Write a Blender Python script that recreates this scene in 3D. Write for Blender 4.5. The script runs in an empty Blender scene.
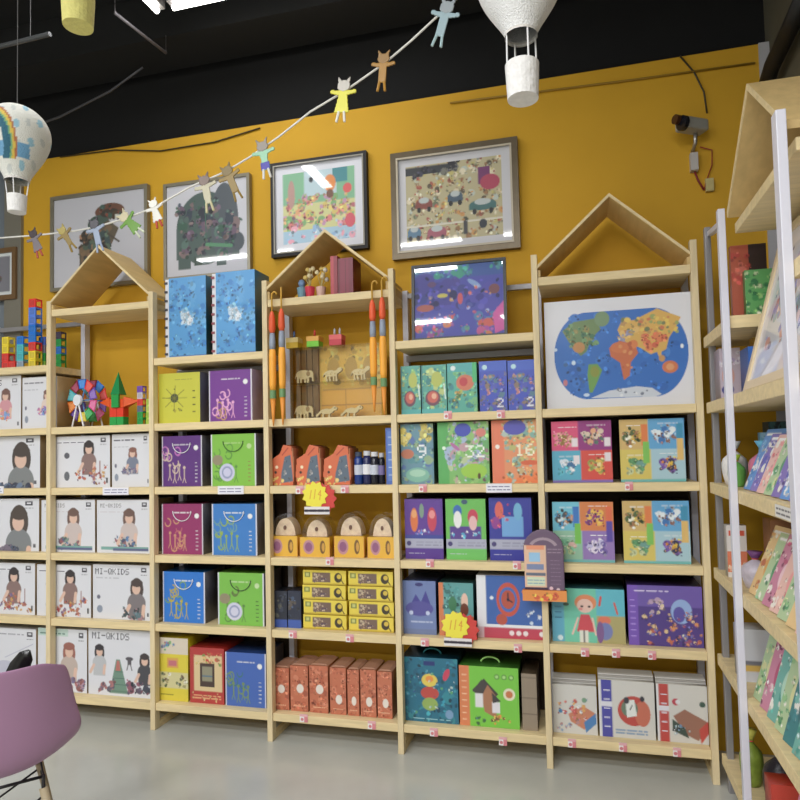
import bpy, math, random
import numpy as np
from mathutils import Vector, Matrix
sc = bpy.context.scene
C = sc.collection
PI = math.pi

# ------------------------------------------------------------ camera, light, exposure
CAM = np.array([-0.4936, -2.9422, 1.4301]); YAW, PIT, ROL = -0.2468, 0.0445, -0.0240
FOC, SX, SY = 639.8, 18.55, 19.31
Fv = np.array([math.sin(YAW)*math.cos(PIT), math.cos(YAW)*math.cos(PIT), math.sin(PIT)])
Rv = np.array([math.cos(YAW), -math.sin(YAW), 0.0]); Uv = np.cross(Rv, Fv)
R2 = math.cos(ROL)*Rv + math.sin(ROL)*Uv; U2 = -math.sin(ROL)*Rv + math.cos(ROL)*Uv
cd = bpy.data.cameras.new('camera'); cam = bpy.data.objects.new('camera', cd); C.objects.link(cam)
cd.sensor_width = 36; cd.sensor_fit = 'HORIZONTAL'; cd.lens = FOC/800*36
cd.shift_x = -SX/800; cd.shift_y = SY/800; cd.clip_start = .05
m = Matrix.Identity(4)
for i in range(3):
    m[i][0] = R2[i]; m[i][1] = U2[i]; m[i][2] = -Fv[i]; m[i][3] = CAM[i]
cam.matrix_world = m
sc.camera = cam
sc.view_settings.view_transform = 'Standard'; sc.view_settings.look = 'None'
sc.view_settings.gamma = 1; sc.view_settings.use_curve_mapping = False
sc.view_settings.exposure = 0.2
w = bpy.data.worlds.new('world'); sc.world = w; w.use_nodes = True
w.node_tree.nodes['Background'].inputs[0].default_value = (.8, .88, 1, 1)
w.node_tree.nodes['Background'].inputs[1].default_value = .3
sc.cycles.use_denoising = True
sc.cycles.max_bounces = 6

TUBES = [  # fluorescent fixtures of the shop: x, y, z, length along x (True) or y
    (-2.47, -.82, 3.66, 0), (-1.80, -.24, 3.66, 1), (-.6, -2.95, 3.62, 1), (-2.2, -2.95, 3.62, 1), (-4.0, -2.75, 3.62, 1),
    (-.8, -4.6, 3.62, 1), (-2.6, -4.6, 3.62, 1), (-4.6, -4.4, 3.62, 1), (-1.6, -6.3, 3.62, 1), (-3.4, -6.3, 3.62, 1)]
LAMP_W = [7, 4]+[24]*3+[52]*3+[62]*2
for i, (x, y, z, ax) in enumerate(TUBES):
    ld = bpy.data.lights.new('tube_light', 'AREA'); ld.shape = 'RECTANGLE'; ld.size = 1.15; ld.size_y = .09
    ld.energy = LAMP_W[i]; ld.color = (.975, .985, 1)
    lo = bpy.data.objects.new('tube_light', ld); C.objects.link(lo); lo.location = (x, y, z-.036); lo.rotation_euler = (0, 0, 0 if ax else PI/2)

def ray(x, y): return Fv + R2*0 + (Rr_*(x-400-SX) - Ur_*(y-400-SY))/FOC
Rr_, Ur_ = R2, U2
def onY(x, y, Y):
    d = ray(x, y); return Vector(CAM + (Y-CAM[1])/d[1]*d)
def onX(x, y, X):
    d = ray(x, y); return Vector(CAM + (X-CAM[0])/d[0]*d)
def onZ(x, y, Z):
    d = ray(x, y); return Vector(CAM + (Z-CAM[2])/d[2]*d)

# ------------------------------------------------------------ materials
def lin(c):
    c = np.asarray(c, float)/255.0
    return np.where(c <= .04045, c/12.92, ((c+.055)/1.055)**2.4)
MC = {}
def mat(name, col, rough=.6, metal=0., noise=0., nscale=30., bump=0., emit=0., coat=0., stretch=None, spec=.5):
    if name in MC: return MC[name]
    m = bpy.data.materials.new(name); m.use_nodes = True; nt = m.node_tree; b = nt.nodes['Principled BSDF']
    c = lin(col); b.inputs['Base Color'].default_value = (*c, 1)
    b.inputs['Roughness'].default_value = rough; b.inputs['Metallic'].default_value = metal
    b.inputs['Specular IOR Level'].default_value = spec
    if coat: b.inputs['Coat Weight'].default_value = coat; b.inputs['Coat Roughness'].default_value = .04
    if noise or bump:
        tc = nt.nodes.new('ShaderNodeTexCoord'); mp = nt.nodes.new('ShaderNodeMapping')
        nz = nt.nodes.new('ShaderNodeTexNoise'); nz.inputs['Scale'].default_value = nscale; nz.inputs['Detail'].default_value = 5
        nt.links.new(tc.outputs['Object'], mp.inputs[0]); nt.links.new(mp.outputs[0], nz.inputs['Vector'])
        if stretch: mp.inputs['Scale'].default_value = stretch
        if noise:
            r = nt.nodes.new('ShaderNodeValToRGB')
            r.color_ramp.elements[0].position = .3; r.color_ramp.elements[1].position = .7
            r.color_ramp.elements[0].color = (*np.clip(c*(1-noise), 0, 1), 1); r.color_ramp.elements[1].color = (*np.clip(c*(1+noise), 0, 1), 1)
            nt.links.new(nz.outputs[0], r.inputs[0]); nt.links.new(r.outputs[0], b.inputs['Base Color'])
        if bump:
            bp = nt.nodes.new('ShaderNodeBump'); bp.inputs['Strength'].default_value = bump; bp.inputs['Distance'].default_value = .01
            nt.links.new(nz.outputs[0], bp.inputs['Height']); nt.links.new(bp.outputs[0], b.inputs['Normal'])
    if emit:
        b.inputs['Emission Color'].default_value = (*c, 1); b.inputs['Emission Strength'].default_value = emit
    MC[name] = m; return m
def plain(c, rough=.5, **k):
    return mat('paint_%d_%d_%d_%d' % (*c, int(rough*100)), c, rough, **k)
def paintmat(name, rough=.5, coat=0., bump=0.):
    if name in MC: return MC[name]
    m = bpy.data.materials.new(name); m.use_nodes = True; nt = m.node_tree; b = nt.nodes['Principled BSDF']
    a = nt.nodes.new('ShaderNodeAttribute'); a.attribute_name = 'Col'
    nt.links.new(a.outputs['Color'], b.inputs['Base Color']); b.inputs['Roughness'].default_value = rough
    if coat: b.inputs['Coat Weight'].default_value = coat; b.inputs['Coat Roughness'].default_value = .03
    if bump:
        nz = nt.nodes.new('ShaderNodeTexNoise'); nz.inputs['Scale'].default_value = 60
        bp = nt.nodes.new('ShaderNodeBump'); bp.inputs['Strength'].default_value = bump; bp.inputs['Distance'].default_value = .01
        nt.links.new(nz.outputs[0], bp.inputs['Height']); nt.links.new(bp.outputs[0], b.inputs['Normal'])
    MC[name] = m; return m
def glass(name, col=(255, 255, 255), alpha=.12, rough=.05):
    if name in MC: return MC[name]
    m = bpy.data.materials.new(name); m.use_nodes = True; nt = m.node_tree; nt.nodes.clear()
    o = nt.nodes.new('ShaderNodeOutputMaterial'); mx = nt.nodes.new('ShaderNodeMixShader'); t = nt.nodes.new('ShaderNodeBsdfTransparent')
    g = nt.nodes.new('ShaderNodeBsdfGlossy'); lw = nt.nodes.new('ShaderNodeLayerWeight'); lw.inputs[0].default_value = .5; pw = nt.nodes.new('ShaderNodeMath'); pw.operation = 'POWER'; pw.inputs[1].default_value = 4
    fr = nt.nodes.new('ShaderNodeMath'); fr.operation = 'MULTIPLY'; fr.inputs[1].default_value = .6
    nt.links.new(lw.outputs['Facing'], pw.inputs[0]); nt.links.new(pw.outputs[0], fr.inputs[0])
    ad = nt.nodes.new('ShaderNodeMath'); ad.operation = 'ADD'; ad.inputs[1].default_value = alpha
    t.inputs[0].default_value = (*lin(col), 1); g.inputs['Roughness'].default_value = rough
    nt.links.new(fr.outputs[0], ad.inputs[0]); nt.links.new(ad.outputs[0], mx.inputs[0])
    nt.links.new(t.outputs[0], mx.inputs[1]); nt.links.new(g.outputs[0], mx.inputs[2]); nt.links.new(mx.outputs[0], o.inputs[0])
    MC[name] = m; return m
PINE = mat('pine', (226, 205, 158), .55, noise=.10, nscale=6, stretch=(1, 8, 9))
PINE_V = mat('pine_upright', (222, 203, 162), .55, noise=.10, nscale=6, stretch=(9, 9, 1))
PLY = mat('plywood_panel', (205, 176, 120), .55, noise=.10, nscale=5, stretch=(6, 1, 6))
WHITE_METAL = mat('white_metal', (214, 214, 226), .35)
GREY_METAL = mat('grey_metal', (150, 148, 150), .4, metal=.3)
STEEL = mat('steel', (190, 190, 192), .3, metal=.8)
CARD = paintmat('printed_card', .38)
GLOSSY = paintmat('printed_glazed', .5, coat=1.)
PAPER = paintmat('painted_paper', .8, bump=.5)

# ------------------------------------------------------------ mesh helpers
class MB:
    def __init__(s): s.v = []; s.f = []
    def add(s, vs, fs):
        n = len(s.v); s.v += [tuple(v) for v in vs]; s.f += [tuple(n+i for i in f) for f in fs]; return s
    def box(s, a, b, bev=0.):
        (x0, y0, z0), (x1, y1, z1) = a, b
        if x0 > x1: x0, x1 = x1, x0
        if y0 > y1: y0, y1 = y1, y0
        if z0 > z1: z0, z1 = z1, z0
        return s.add([(x0,y0,z0),(x1,y0,z0),(x1,y1,z0),(x0,y1,z0),(x0,y0,z1),(x1,y0,z1),(x1,y1,z1),(x0,y1,z1)],
                     [(0,3,2,1),(4,5,6,7),(0,1,5,4),(1,2,6,5),(2,3,7,6),(3,0,4,7)])
    def hexa(s, p):
        return s.add(p, [(0,3,2,1),(4,5,6,7),(0,1,5,4),(1,2,6,5),(2,3,7,6),(3,0,4,7)])
    def tube(s, pts, r, n=8, closed=False):
        pts = [Vector(p) for p in pts]; rs = r if isinstance(r, (list, tuple)) else [r]*len(pts)
        vs = []; up = None
        for i, p in enumerate(pts):
            d = (pts[min(i+1, len(pts)-1)] - pts[max(i-1, 0)])
            if closed: d = pts[(i+1) % len(pts)] - pts[i-1]
            d.normalize()
            if up is None: up = Vector((0, 0, 1)) if abs(d.z) < .9 else Vector((1, 0, 0))
            a = d.cross(up).normalized(); up = a.cross(d).normalized()
            for k in range(n):
                t = 2*PI*k/n; vs.append(p + (a*math.cos(t) + up*math.sin(t))*rs[i])
        fs = []; L = len(pts)
        for i in range(L if closed else L-1):
            j = (i+1) % L
            for k in range(n):
                q = (k+1) % n; fs.append((i*n+k, i*n+q, j*n+q, j*n+k))
        if not closed: fs += [tuple(range(n))[::-1], tuple((L-1)*n+k for k in range(n))]
        return s.add(vs, fs)
    def lathe(s, prof, c=(0,0,0), n=32, cap=True):
        vs = []; fs = []; L = len(prof)
        for r, z in prof:
            for k in range(n): vs.append((c[0]+r*math.cos(2*PI*k/n), c[1]+r*math.sin(2*PI*k/n), c[2]+z))
        for i in range(L-1):
            for k in range(n):
                q = (k+1) % n; fs.append((i*n+k, i*n+q, (i+1)*n+q, (i+1)*n+k))
        if cap: fs += [tuple(range(n))[::-1], tuple((L-1)*n+k for k in range(n))]
        return s.add(vs, fs)
    def prism(s, pts, y0, y1):        # outline in x,z ; extruded along y
        n = len(pts)
        vs = [(x, y0, z) for x, z in pts] + [(x, y1, z) for x, z in pts]
        return s.add(vs, [tuple(range(n)), tuple(range(n, 2*n))[::-1]] + [(i, n+i, n+(i+1) % n, (i+1) % n) for i in range(n)])
    def build(s, name, m, parent=None, loc=None, smooth=False, mods=()):
        me = bpy.data.meshes.new(name); me.from_pydata(s.v, [], s.f); me.validate(); me.materials.append(m)
        import bmesh
        bm = bmesh.new(); bm.from_mesh(me); bmesh.ops.recalc_face_normals(bm, faces=bm.faces); bm.to_mesh(me); bm.free()
        if smooth:
            me.polygons.foreach_set('use_smooth', [True]*len(me.polygons))
        o = bpy.data.objects.new(name, me); C.objects.link(o)
        if loc is not None: o.location = loc
        if parent is not None: o.parent = parent
        return o
def bevel(o, w=.003, seg=2):
    b = o.modifiers.new('bevel', 'BEVEL'); b.width = w; b.segments = seg; b.limit_method = 'ANGLE'; return o
def tag(o, label, cat, group=None):
    o['label'] = label; o['category'] = cat
    if group: o['group'] = group
    return o
def thing(name, label, cat, loc, rotz=0, group=None):
    o = bpy.data.objects.new(name, None); C.objects.link(o); o.location = loc; o.rotation_euler = (0, 0, rotz)
    o.empty_display_size = .05
    return tag(o, label, cat, group)
def struct(name, mb, m):
    o = mb.build(name, m); o['kind'] = 'structure'; return o
def copy_tree(o, loc, label, group=None, rotz=None, scale=None):
    def cp(x, p):
        c = x.copy(); C.objects.link(c)
        if p is not None: c.parent = p
        for ch in list(x.children): cp(ch, c)
        return c
    r = cp(o, None); r.location = loc; r['label'] = label
    if group: r['group'] = group
    if rotz is not None: r.rotation_euler = (0, 0, rotz)
    return r

# ------------------------------------------------------------ printed artwork (rasterised in numpy, one colour per small face)
FONT = {'0':'0E11191513110E','1':'040C040404040E','2':'0E11010204081F','3':'1F02040201110E','4':'02060A121F0202','5':'1F101E0101110E',
'6':'0608101E11110E','7':'1F010204080808','8':'0E11110E11110E','9':'0E11110F01020C','M':'111B1515111111','I':'0E04040404040E','-':'0000001F000000',
'Q':'0E11111115120D','K':'11121418141211','D':'1C12111111121C','S':'0F10100E01011E','C':'0E11101010110E','A':'0E11111F111111','E':'1F10101E10101F',
'T':'1F040404040404','O':'0E11111111110E','N':'11191513111111','L':'1010101010101F','R':'1E11111E141211','U':'1111111111110E','Y':'11110A04040404'}
SS = 3
class Art:
    def __init__(s, W, H, bg, cell=.0042):
        s.W, s.H = W, H; s.nx = max(4, int(round(W/cell))); s.ny = max(4, int(round(H/cell)))
        s.h = s.ny*SS; s.w = s.nx*SS
        s.a = np.zeros((s.h, s.w, 3)); s.m = np.ones((s.h, s.w), bool)
        if bg is None: s.m[:] = False
        else: s.a[:] = bg
        s.V, s.U = np.mgrid[0:s.h, 0:s.w]; s.V = (s.V+.5)/s.h; s.U = (s.U+.5)/s.w
        s.rn = random.Random(int(W*1e4)+int(H*1e5))
    def fill(s, mk, c):
        s.a[mk] = c; s.m |= mk; return s
    def rect(s, u0, v0, u1, v1, c): return s.fill((s.U >= u0) & (s.U < u1) & (s.V >= v0) & (s.V < v1), c)
    def ell(s, u, v, ru, rv, c, ang=0):
        du, dv = s.U-u, s.V-v
        if ang:
            ca, sa = math.cos(ang), math.sin(ang); X = du*s.W; Y = dv*s.H
            du, dv = (X*ca+Y*sa)/s.W, (-X*sa+Y*ca)/s.H
        return s.fill((du/ru)**2+(dv/rv)**2 < 1, c)
    def circ(s, u, v, r, c): return s.ell(u, v, r/s.W*s.H, r, c)
    def ring(s, u, v, ru, rv, t, c, lo=-9, hi=9):
        q = ((s.U-u)/ru)**2+((s.V-v)/rv)**2
        an = np.arctan2(-(s.V-v), s.U-u)
        return s.fill((q < 1) & (q > (1-t)**2) & (an > lo) & (an < hi), c)
    def poly(s, pts, c):
        mk = np.zeros_like(s.m); n = len(pts)
        for i in range(n):
            (x0, y0), (x1, y1) = pts[i], pts[(i+1) % n]
            if y0 == y1: continue
            cr = ((y0 > s.V) != (y1 > s.V)) & (s.U < (x1-x0)*(s.V-y0)/(y1-y0)+x0); mk ^= cr
        return s.fill(mk, c)
    def line(s, u0, v0, u1, v1, t, c):      # t in metres
        X, Y = s.U*s.W, s.V*s.H; x0, y0, x1, y1 = u0*s.W, v0*s.H, u1*s.W, v1*s.H
        dx, dy = x1-x0, y1-y0; L = dx*dx+dy*dy+1e-12; tt = np.clip(((X-x0)*dx+(Y-y0)*dy)/L, 0, 1)
        return s.fill((X-x0-tt*dx)**2+(Y-y0-tt*dy)**2 < (t/2)**2, c)
    def blobs(s, n, u0, v0, u1, v1, pal, rad, seed=1, asp=1.):
        r = random.Random(seed)
        for _ in range(n):
            q = rad*r.uniform(.4, 1.15); u, v = r.uniform(u0, u1), r.uniform(v0, v1); st = r.uniform(.5, 1.2)
            s.ell(u, v, q*asp, q*st*s.W/s.H, r.choice(pal), r.uniform(-1.5, 1.5))
            if rad > .018:
                for _k in range(4):
                    p = np.clip(np.array(r.choice(pal))*r.uniform(.6, 1.25)+r.uniform(-20, 20), 10, 248); w_ = q*r.uniform(.18, .5)
                    s.ell(u+r.uniform(-1.2, 1.2)*q, v+r.uniform(-1.2, 1.2)*q*s.W/s.H, w_, w_*r.uniform(.4, 1.4)*s.W/s.H, tuple(p), r.uniform(-1.5, 1.5))
        return s
    def scribble(s, u0, v0, u1, v1, rows, c, t=.003, seed=2):
        r = random.Random(seed)
        for i in range(rows):
            v = v0+(v1-v0)*(i+.5)/rows; u = u0
            while u < u1:
                l = r.uniform(.25, .9)*(u1-u0)/3; s.line(u, v, min(u+l, u1), v, t, c); u += l+.06*(u1-u0)+.01
        return s
    def text(s, u, v, h, txt, c):           # h: fraction of H
        ch = h*s.H/7; x = u*s.W
        for t in txt:
            g = FONT.get(t)
            if g:
                for r_ in range(7):
                    bits = int(g[r_*2:r_*2+2], 16)
                    for k in range(5):
                        if bits >> (4-k) & 1:
                            s.rect((x+k*ch)/s.W, v+r_*ch/s.H, (x+(k+1)*ch)/s.W, v+(r_+1)*ch/s.H, c)
            x += ch*6
        return s
    def kid(s, u, v, k, hair, shirt, skin=(226, 188, 168), lean=0., toy=None, seed=3):   # a child printed on a box, head centre u,v ; k head radius
        a = s.W/s.H
        s.ell(u, v+k*.6, k*1.15, k*1.7*a, hair)
        s.ell(u-lean*.3, v+k*2.6*a, k*1.6, k*1.6*a, shirt); s.rect(u-k*1.4, v+k*2.6*a, u+k*1.4, min(1, v+k*5*a), shirt)
        s.ell(u-lean*.5, v+k*.4*a, k*.72, k*.85*a, skin); s.ell(u, v-k*.45*a, k*1.05, k*.6*a, hair)
        s.line(u-k*1.3, v+k*3*a, u-k*2.1, v+k*4.4*a, k*s.W*.6, skin); s.line(u+k*1.2, v+k*3*a, u+k*1.0, v+k*4.5*a, k*s.W*.6, skin)
        if toy: s.blobs(16, u-k*2.6, v+k*3.3*a, u+k*.9, min(.96, v+k*4.9*a), toy, k*.42, seed)
        return s
    def grid(s):
        A = lin(s.a).reshape(s.ny, SS, s.nx, SS, 3).mean((1, 3)); M = s.m.reshape(s.ny, SS, s.nx, SS).mean((1, 3)) > .5
        if not s.m.all():
            wgt = s.m[..., None].astype(float); A = (lin(s.a)*wgt).reshape(s.ny, SS, s.nx, SS, 3).sum((1, 3))/np.maximum(wgt.reshape(s.ny, SS, s.nx, SS, 1).sum((1, 3)), 1)
        lum = A.mean(-1, keepdims=True); A = .88*A+.12*(lum*.6+.13)
        return A, M
def slab(name, art, D, side=(200, 200, 200), m=None, parent=None, loc=(0, 0, 0), top=None, back=None, yf=None, rot=None, bottomless=False):
    """printed board or carton: front face is the artwork, D deep; local x centred, z from 0, front at y=0 going +y"""
    A, M = art.grid(); ny, nx = M.shape; W, H = art.W, art.H
    xs = np.linspace(-W/2, W/2, nx+1); zs = np.linspace(H, 0, ny+1)
    V = []; Fc = []; Cc = []
    gx, gz = np.meshgrid(xs, zs)
    n = (nx+1)*(ny+1)
    Vf = np.stack([gx.ravel(), np.zeros(n), gz.ravel()], 1)
    I, J = np.nonzero(M)
    a = I*(nx+1)+J; b = a+1; c = a+nx+2; d = a+nx+1
    F1 = np.stack([a, d, c, b], 1); C1 = A[I, J]
    sc_, tc_, bc_ = lin(side), lin(top or side), lin(back or side)
    if M.all():
        q = [(-W/2, 0, 0), (W/2, 0, 0), (W/2, D, 0), (-W/2, D, 0), (-W/2, 0, H), (W/2, 0, H), (W/2, D, H), (-W/2, D, H)]
        Vv = np.vstack([Vf, q]); e = n
        F2 = np.array([(0,3,2,1), (4,5,6,7), (1,2,6,5), (2,3,7,6), (3,0,4,7)])+e
        C2 = np.array([sc_, tc_, sc_, bc_, sc_])
        Fa = np.vstack([F1, F2]); Ca = np.vstack([C1, C2])
    else:
        Vb = Vf.copy(); Vb[:, 1] = D; Vv = np.vstack([Vf, Vb]); F2 = F1[:, ::-1]+n; fs = [F1, F2]; cs = [C1, np.tile(bc_, (len(F2), 1)) if back else C1]
        P = np.pad(M, 1)
        for di, dj, (k0, k1) in ((-1, 0, (0, 1)), (1, 0, (2, 3)), (0, -1, (3, 0)), (0, 1, (1, 2))):
            edge = M & ~P[1+di:1+di+ny, 1+dj:1+dj+nx]; i, j = np.nonzero(edge)
            cor = [i*(nx+1)+j, i*(nx+1)+j+1, (i+1)*(nx+1)+j+1, (i+1)*(nx+1)+j]
            p, q = cor[k0], cor[k1]
            fs.append(np.stack([p, q, q+n, p+n], 1)); cs.append(np.tile(sc_, (len(i), 1)))
        Fa = np.vstack(fs); Ca = np.vstack(cs)
    used = np.unique(Fa); mp = np.full(len(Vv), -1); mp[used] = np.arange(len(used)); Vv = Vv[used]; Fa = mp[Fa]
    me = bpy.data.meshes.new(name); me.vertices.add(len(Vv)); me.vertices.foreach_set('co', Vv.ravel())
    nf = len(Fa); me.loops.add(nf*4); me.loops.foreach_set('vertex_index', Fa.ravel().astype(np.int32))
    me.polygons.add(nf); me.polygons.foreach_set('loop_start', np.arange(0, nf*4, 4, dtype=np.int32))
    me.update(calc_edges=True)
    at = me.color_attributes.new('Col', 'FLOAT_COLOR', 'CORNER')
    cc = np.ones((nf, 4, 4)); cc[:, :, :3] = Ca[:, None, :]; at.data.foreach_set('color', cc.ravel())
    me.materials.append(m or CARD)
    o = bpy.data.objects.new(name, me); C.objects.link(o); o.location = loc
    if rot: o.rotation_euler = rot
    if parent is not None: o.parent = parent
    return o

# ------------------------------------------------------------ the room
WY = .32; RX = .43; ZT = 3.3; CZ = 3.95; XL = -7; YB = -7.5
struct('floor', MB().box((XL, YB, -.1), (RX+.3, WY+.2, 0)), mat('floor_vinyl', (186, 187, 180), .2, noise=.09, nscale=2.2, spec=.55))
yw = mat('yellow_wall_paint', (206, 158, 34), .75, noise=.03, nscale=3)
struct('wall_back', MB().box((-3.86, WY, 0), (RX-.045, WY+.15, ZT)), yw)
struct('trim_1', MB().box((RX-.045, WY-.01, 0), (RX, WY+.15, ZT)), mat('pale_corner_plaster', (176, 176, 180), .7))
struct('trim_2', MB().box((XL, WY+.05, ZT), (RX, WY+.2, CZ)), mat('black_upper_wall', (9, 10, 12), .9))
struct('ceiling', MB().box((XL, YB, CZ), (RX+.3, WY+.2, CZ+.1)), mat('black_ceiling', (11, 12, 13), .9, noise=.3, nscale=3, stretch=(.4, 6, 1)))
struct('wall_right', MB().box((RX, YB, 0), (RX+.15, WY+.15, CZ)), mat('right_wall_paint', (88, 84, 68), .8, noise=.08, nscale=4))
struct('wall_left', MB().box((XL-.15, YB, 0), (XL, WY, CZ)), mat('side_wall_paint', (200, 196, 186), .8))
struct('wall_front', MB().box((XL, YB-.15, 0), (RX, YB, CZ)), mat('side_wall_paint', (200, 196, 186), .8))
# grey glazed partition to the left of the yellow wall
g = MB().box((XL, WY+.02, 0), (-3.99, WY+.06, ZT)); struct('window_1', g, mat('grey_frosted_glass', (118, 126, 134), .25))
g = MB().box((-3.99, WY-.02, 0), (-3.86, WY+.1, ZT)); struct('trim_3', g, mat('silver_jamb', (128, 124, 112), .4, metal=.2))
# corrugated deck ribs and a dropped beam under the ceiling
for k in range(9):
    y = -.5-.55*k
    struct('trim_%d' % (10+k), MB().box((XL, y-.06, CZ-.07), (RX, y+.06, CZ)), mat('ceiling_rib', (14, 15, 16), .85))
struct('trim_4', MB().box((XL, .02, 3.70), (RX, .3, CZ)), mat('ceiling_beam', (15, 16, 17), .85, noise=.15, nscale=4))
# duct in the top right corner
o = MB().tube([onX(805, -5, .375), onX(790, 28, .375), onX(772, 66, .375), onX(764, 92, .375)], .035, 10).build('pipe', mat('black_pipe', (14, 14, 14), .6), smooth=True)
tag(o, 'black pipe running down the wall in the top right corner', 'pipe')

# ------------------------------------------------------------ wall shelving
ZR = [None, 1.5913, 1.2558, .8992, .5438, .1369]
UX = [-4.02, -3.3527, -2.6948, -2.0276, -1.3561, -.672, .007]
TH = .038; DEP = .29; UW = .014
PINK = (232, 172, 178)
def tagplate(parent, x, y, w=7, h=7, kind='pink', Y=-.0045):
    """printed shelf-edge tag centred on photo point x,y"""
    a, b = onY(x-w/2, y, 0), onY(x+w/2, y, 0); W = b.x-a.x; H = h/213
    ar = Art(W, H, (238, 232, 232), .002)
    if kind == 'pink': ar.rect(0, 0, 1, .3, PINK).rect(.55, .3, 1, 1, (222, 130, 138)).circ(.3, .65, .2, (214, 120, 128))
    else: ar.rect(.03, .1, .97, .9, (236, 236, 246)).scribble(.08, .18, .92, .85, 2, (92, 92, 140), .004, int(x))
    c = onY(x, y, 0)
    return slab('price_tag', ar, .003, (235, 235, 235), parent=parent, loc=(c.x, -.003-.0005, c.z-H/2))
BAYS = {
 'A': (0, 1.943, 'pine shelving bay at the far left, partly behind the purple chair'),
 'B': (1, 2.251, 'pine shelving bay with house-shaped top holding the toy ferris wheel and white boxes'),
 'C': (2, 1.94, 'pine shelving bay with two tall sky-blue cases on its top shelf'),
 'D': (3, 2.201, 'pine shelving bay with house-shaped top holding maroon boxes and an animal display'),
 'E': (4, 1.945, 'pine shelving bay with the framed underwater picture on its top shelf'),
 'F': (5, 2.195, 'pine shelving bay with house-shaped top and the world map poster')}
TAGS = {('A',2):[(-9,490,'w')], ('B',2):[(116,491,'w')], ('B',5):[], ('C',2):[(231,490,'w')], ('D',2):[(300,490,'p'),(345,489,'p')], ('D',3):[(330,561,'p')],
 ('D',4):[(293,634,'p'),(350,638,'p')], ('D',5):[(304,718,'p'),(372,725,'p')], ('E',1):[(448,415,'p'),(501,414,'p')],
 ('E',2):[(423,488,'p'),(499,488,'w')], ('E',3):[(430,563,'p'),(517,565,'p')], ('E',4):[(425,642,'p'),(518,648,'p')],
 ('E',5):[(434,732,'p'),(503,741,'p')], ('F',2):[(629,486,'p')], ('F',4):[(585,652,'p'),(616,653,'p'),(652,655,'p')], ('F',5):[(572,743,'p'),(623,747,'p'),(677,752,'p')],
 ('C',5):[], ('A',5):[]}
for k, (i, z0, lab) in BAYS.items():
    x0, x1 = UX[i], UX[i+1]; cx = (x0+x1)/2
    t = thing('shelving_unit', lab, 'shelf', (0, 0, 0), group='pine shelving bays on the yellow wall')
    ups = [x1] + ([x0] if i == 0 else [])
    for ux in ups:
        bevel(MB().box((ux-UW, -.006, 0), (ux+UW, .034, 2.3)).build('upright', PINE_V, t), .002)
        MB().box((ux-UW, .25, 0), (ux+UW, .29, 2.25)).build('rear_post', WHITE_METAL, t)
        MB().box((ux-UW+.003, .034, .0), (ux+UW-.003, .25, .03)).build('foot_rail', PINE, t)
    zs = [z0] + ZR[1:]
    for r, z in enumerate(zs):
        dep = DEP
        b = bevel(MB().box((x0+UW+.0005, 0, z-TH), (x1-UW-.0005, dep if r else .27, z)).build('shelf_board', PINE, t), .002)
        for (tx, ty, kd) in TAGS.get((k, r), []): tagplate(b, tx, ty, 26 if kd == 'w' else 8, 9 if kd == 'w' else 8, 'pink' if kd == 'p' else 'white')
    if k in 'BCEF':  # added dark sheet, its colour stands in for deep shade behind the boxes
        MB().box((x0+UW+.001, .291, ZR[5] if k in 'CE' else ZR[4]), (x1-UW-.001, .299, ZR[1]-.005)).build('gap_shade_panel', mat('gap_shade_brown', (54, 40, 26), .8), t)
    if k in 'CEA':     # metal top rail between the rear posts
        MB().box((x0+UW, .255, 2.21), (x1-UW, .28, 2.235)).build('top_rail', GREY_METAL, t)
        if k != 'A': MB().box((x0+UW, .20, z0-.075), (x1-UW, .23, z0-.045)).build('support_rail', GREY_METAL, t)
    if k in 'BDF':
        zb = z0; ap = {'B': 2.585, 'D': 2.53, 'F': 2.545}[k]; ft = {'B': 2.30, 'D': 2.265, 'F': 2.25}[k]; th = .016; hw = (x1-x0)/2-UW-.001
        for s in (-1, 1):
            ex, ez = hw*s, ft; L = math.hypot(hw, ap-ft); nx, nz = -(ap-ft)/L*th*1.2, -hw/L*th*1.2
            p = [(cx+ex, ez), (cx, ap), (cx, ap+nz*1.15), (cx+ex+0*s, ez+nz*1.15)]
            y0_, y1_ = -.004, .26
            MB().prism(p, y0_, y1_).build('roof_panel', PLY, t)
            MB().prism([(cx+ex, ez), (cx, ap), (cx, ap-.014), (cx+ex, ez-.014)], -.0075, -.0045).build('roof_edge', PINE, t)
            MB().box((cx+s*hw, 0, zb+.0005), (cx+s*(hw-.012), .26, ft-.023)).build('side_panel', PLY, t)

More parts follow.
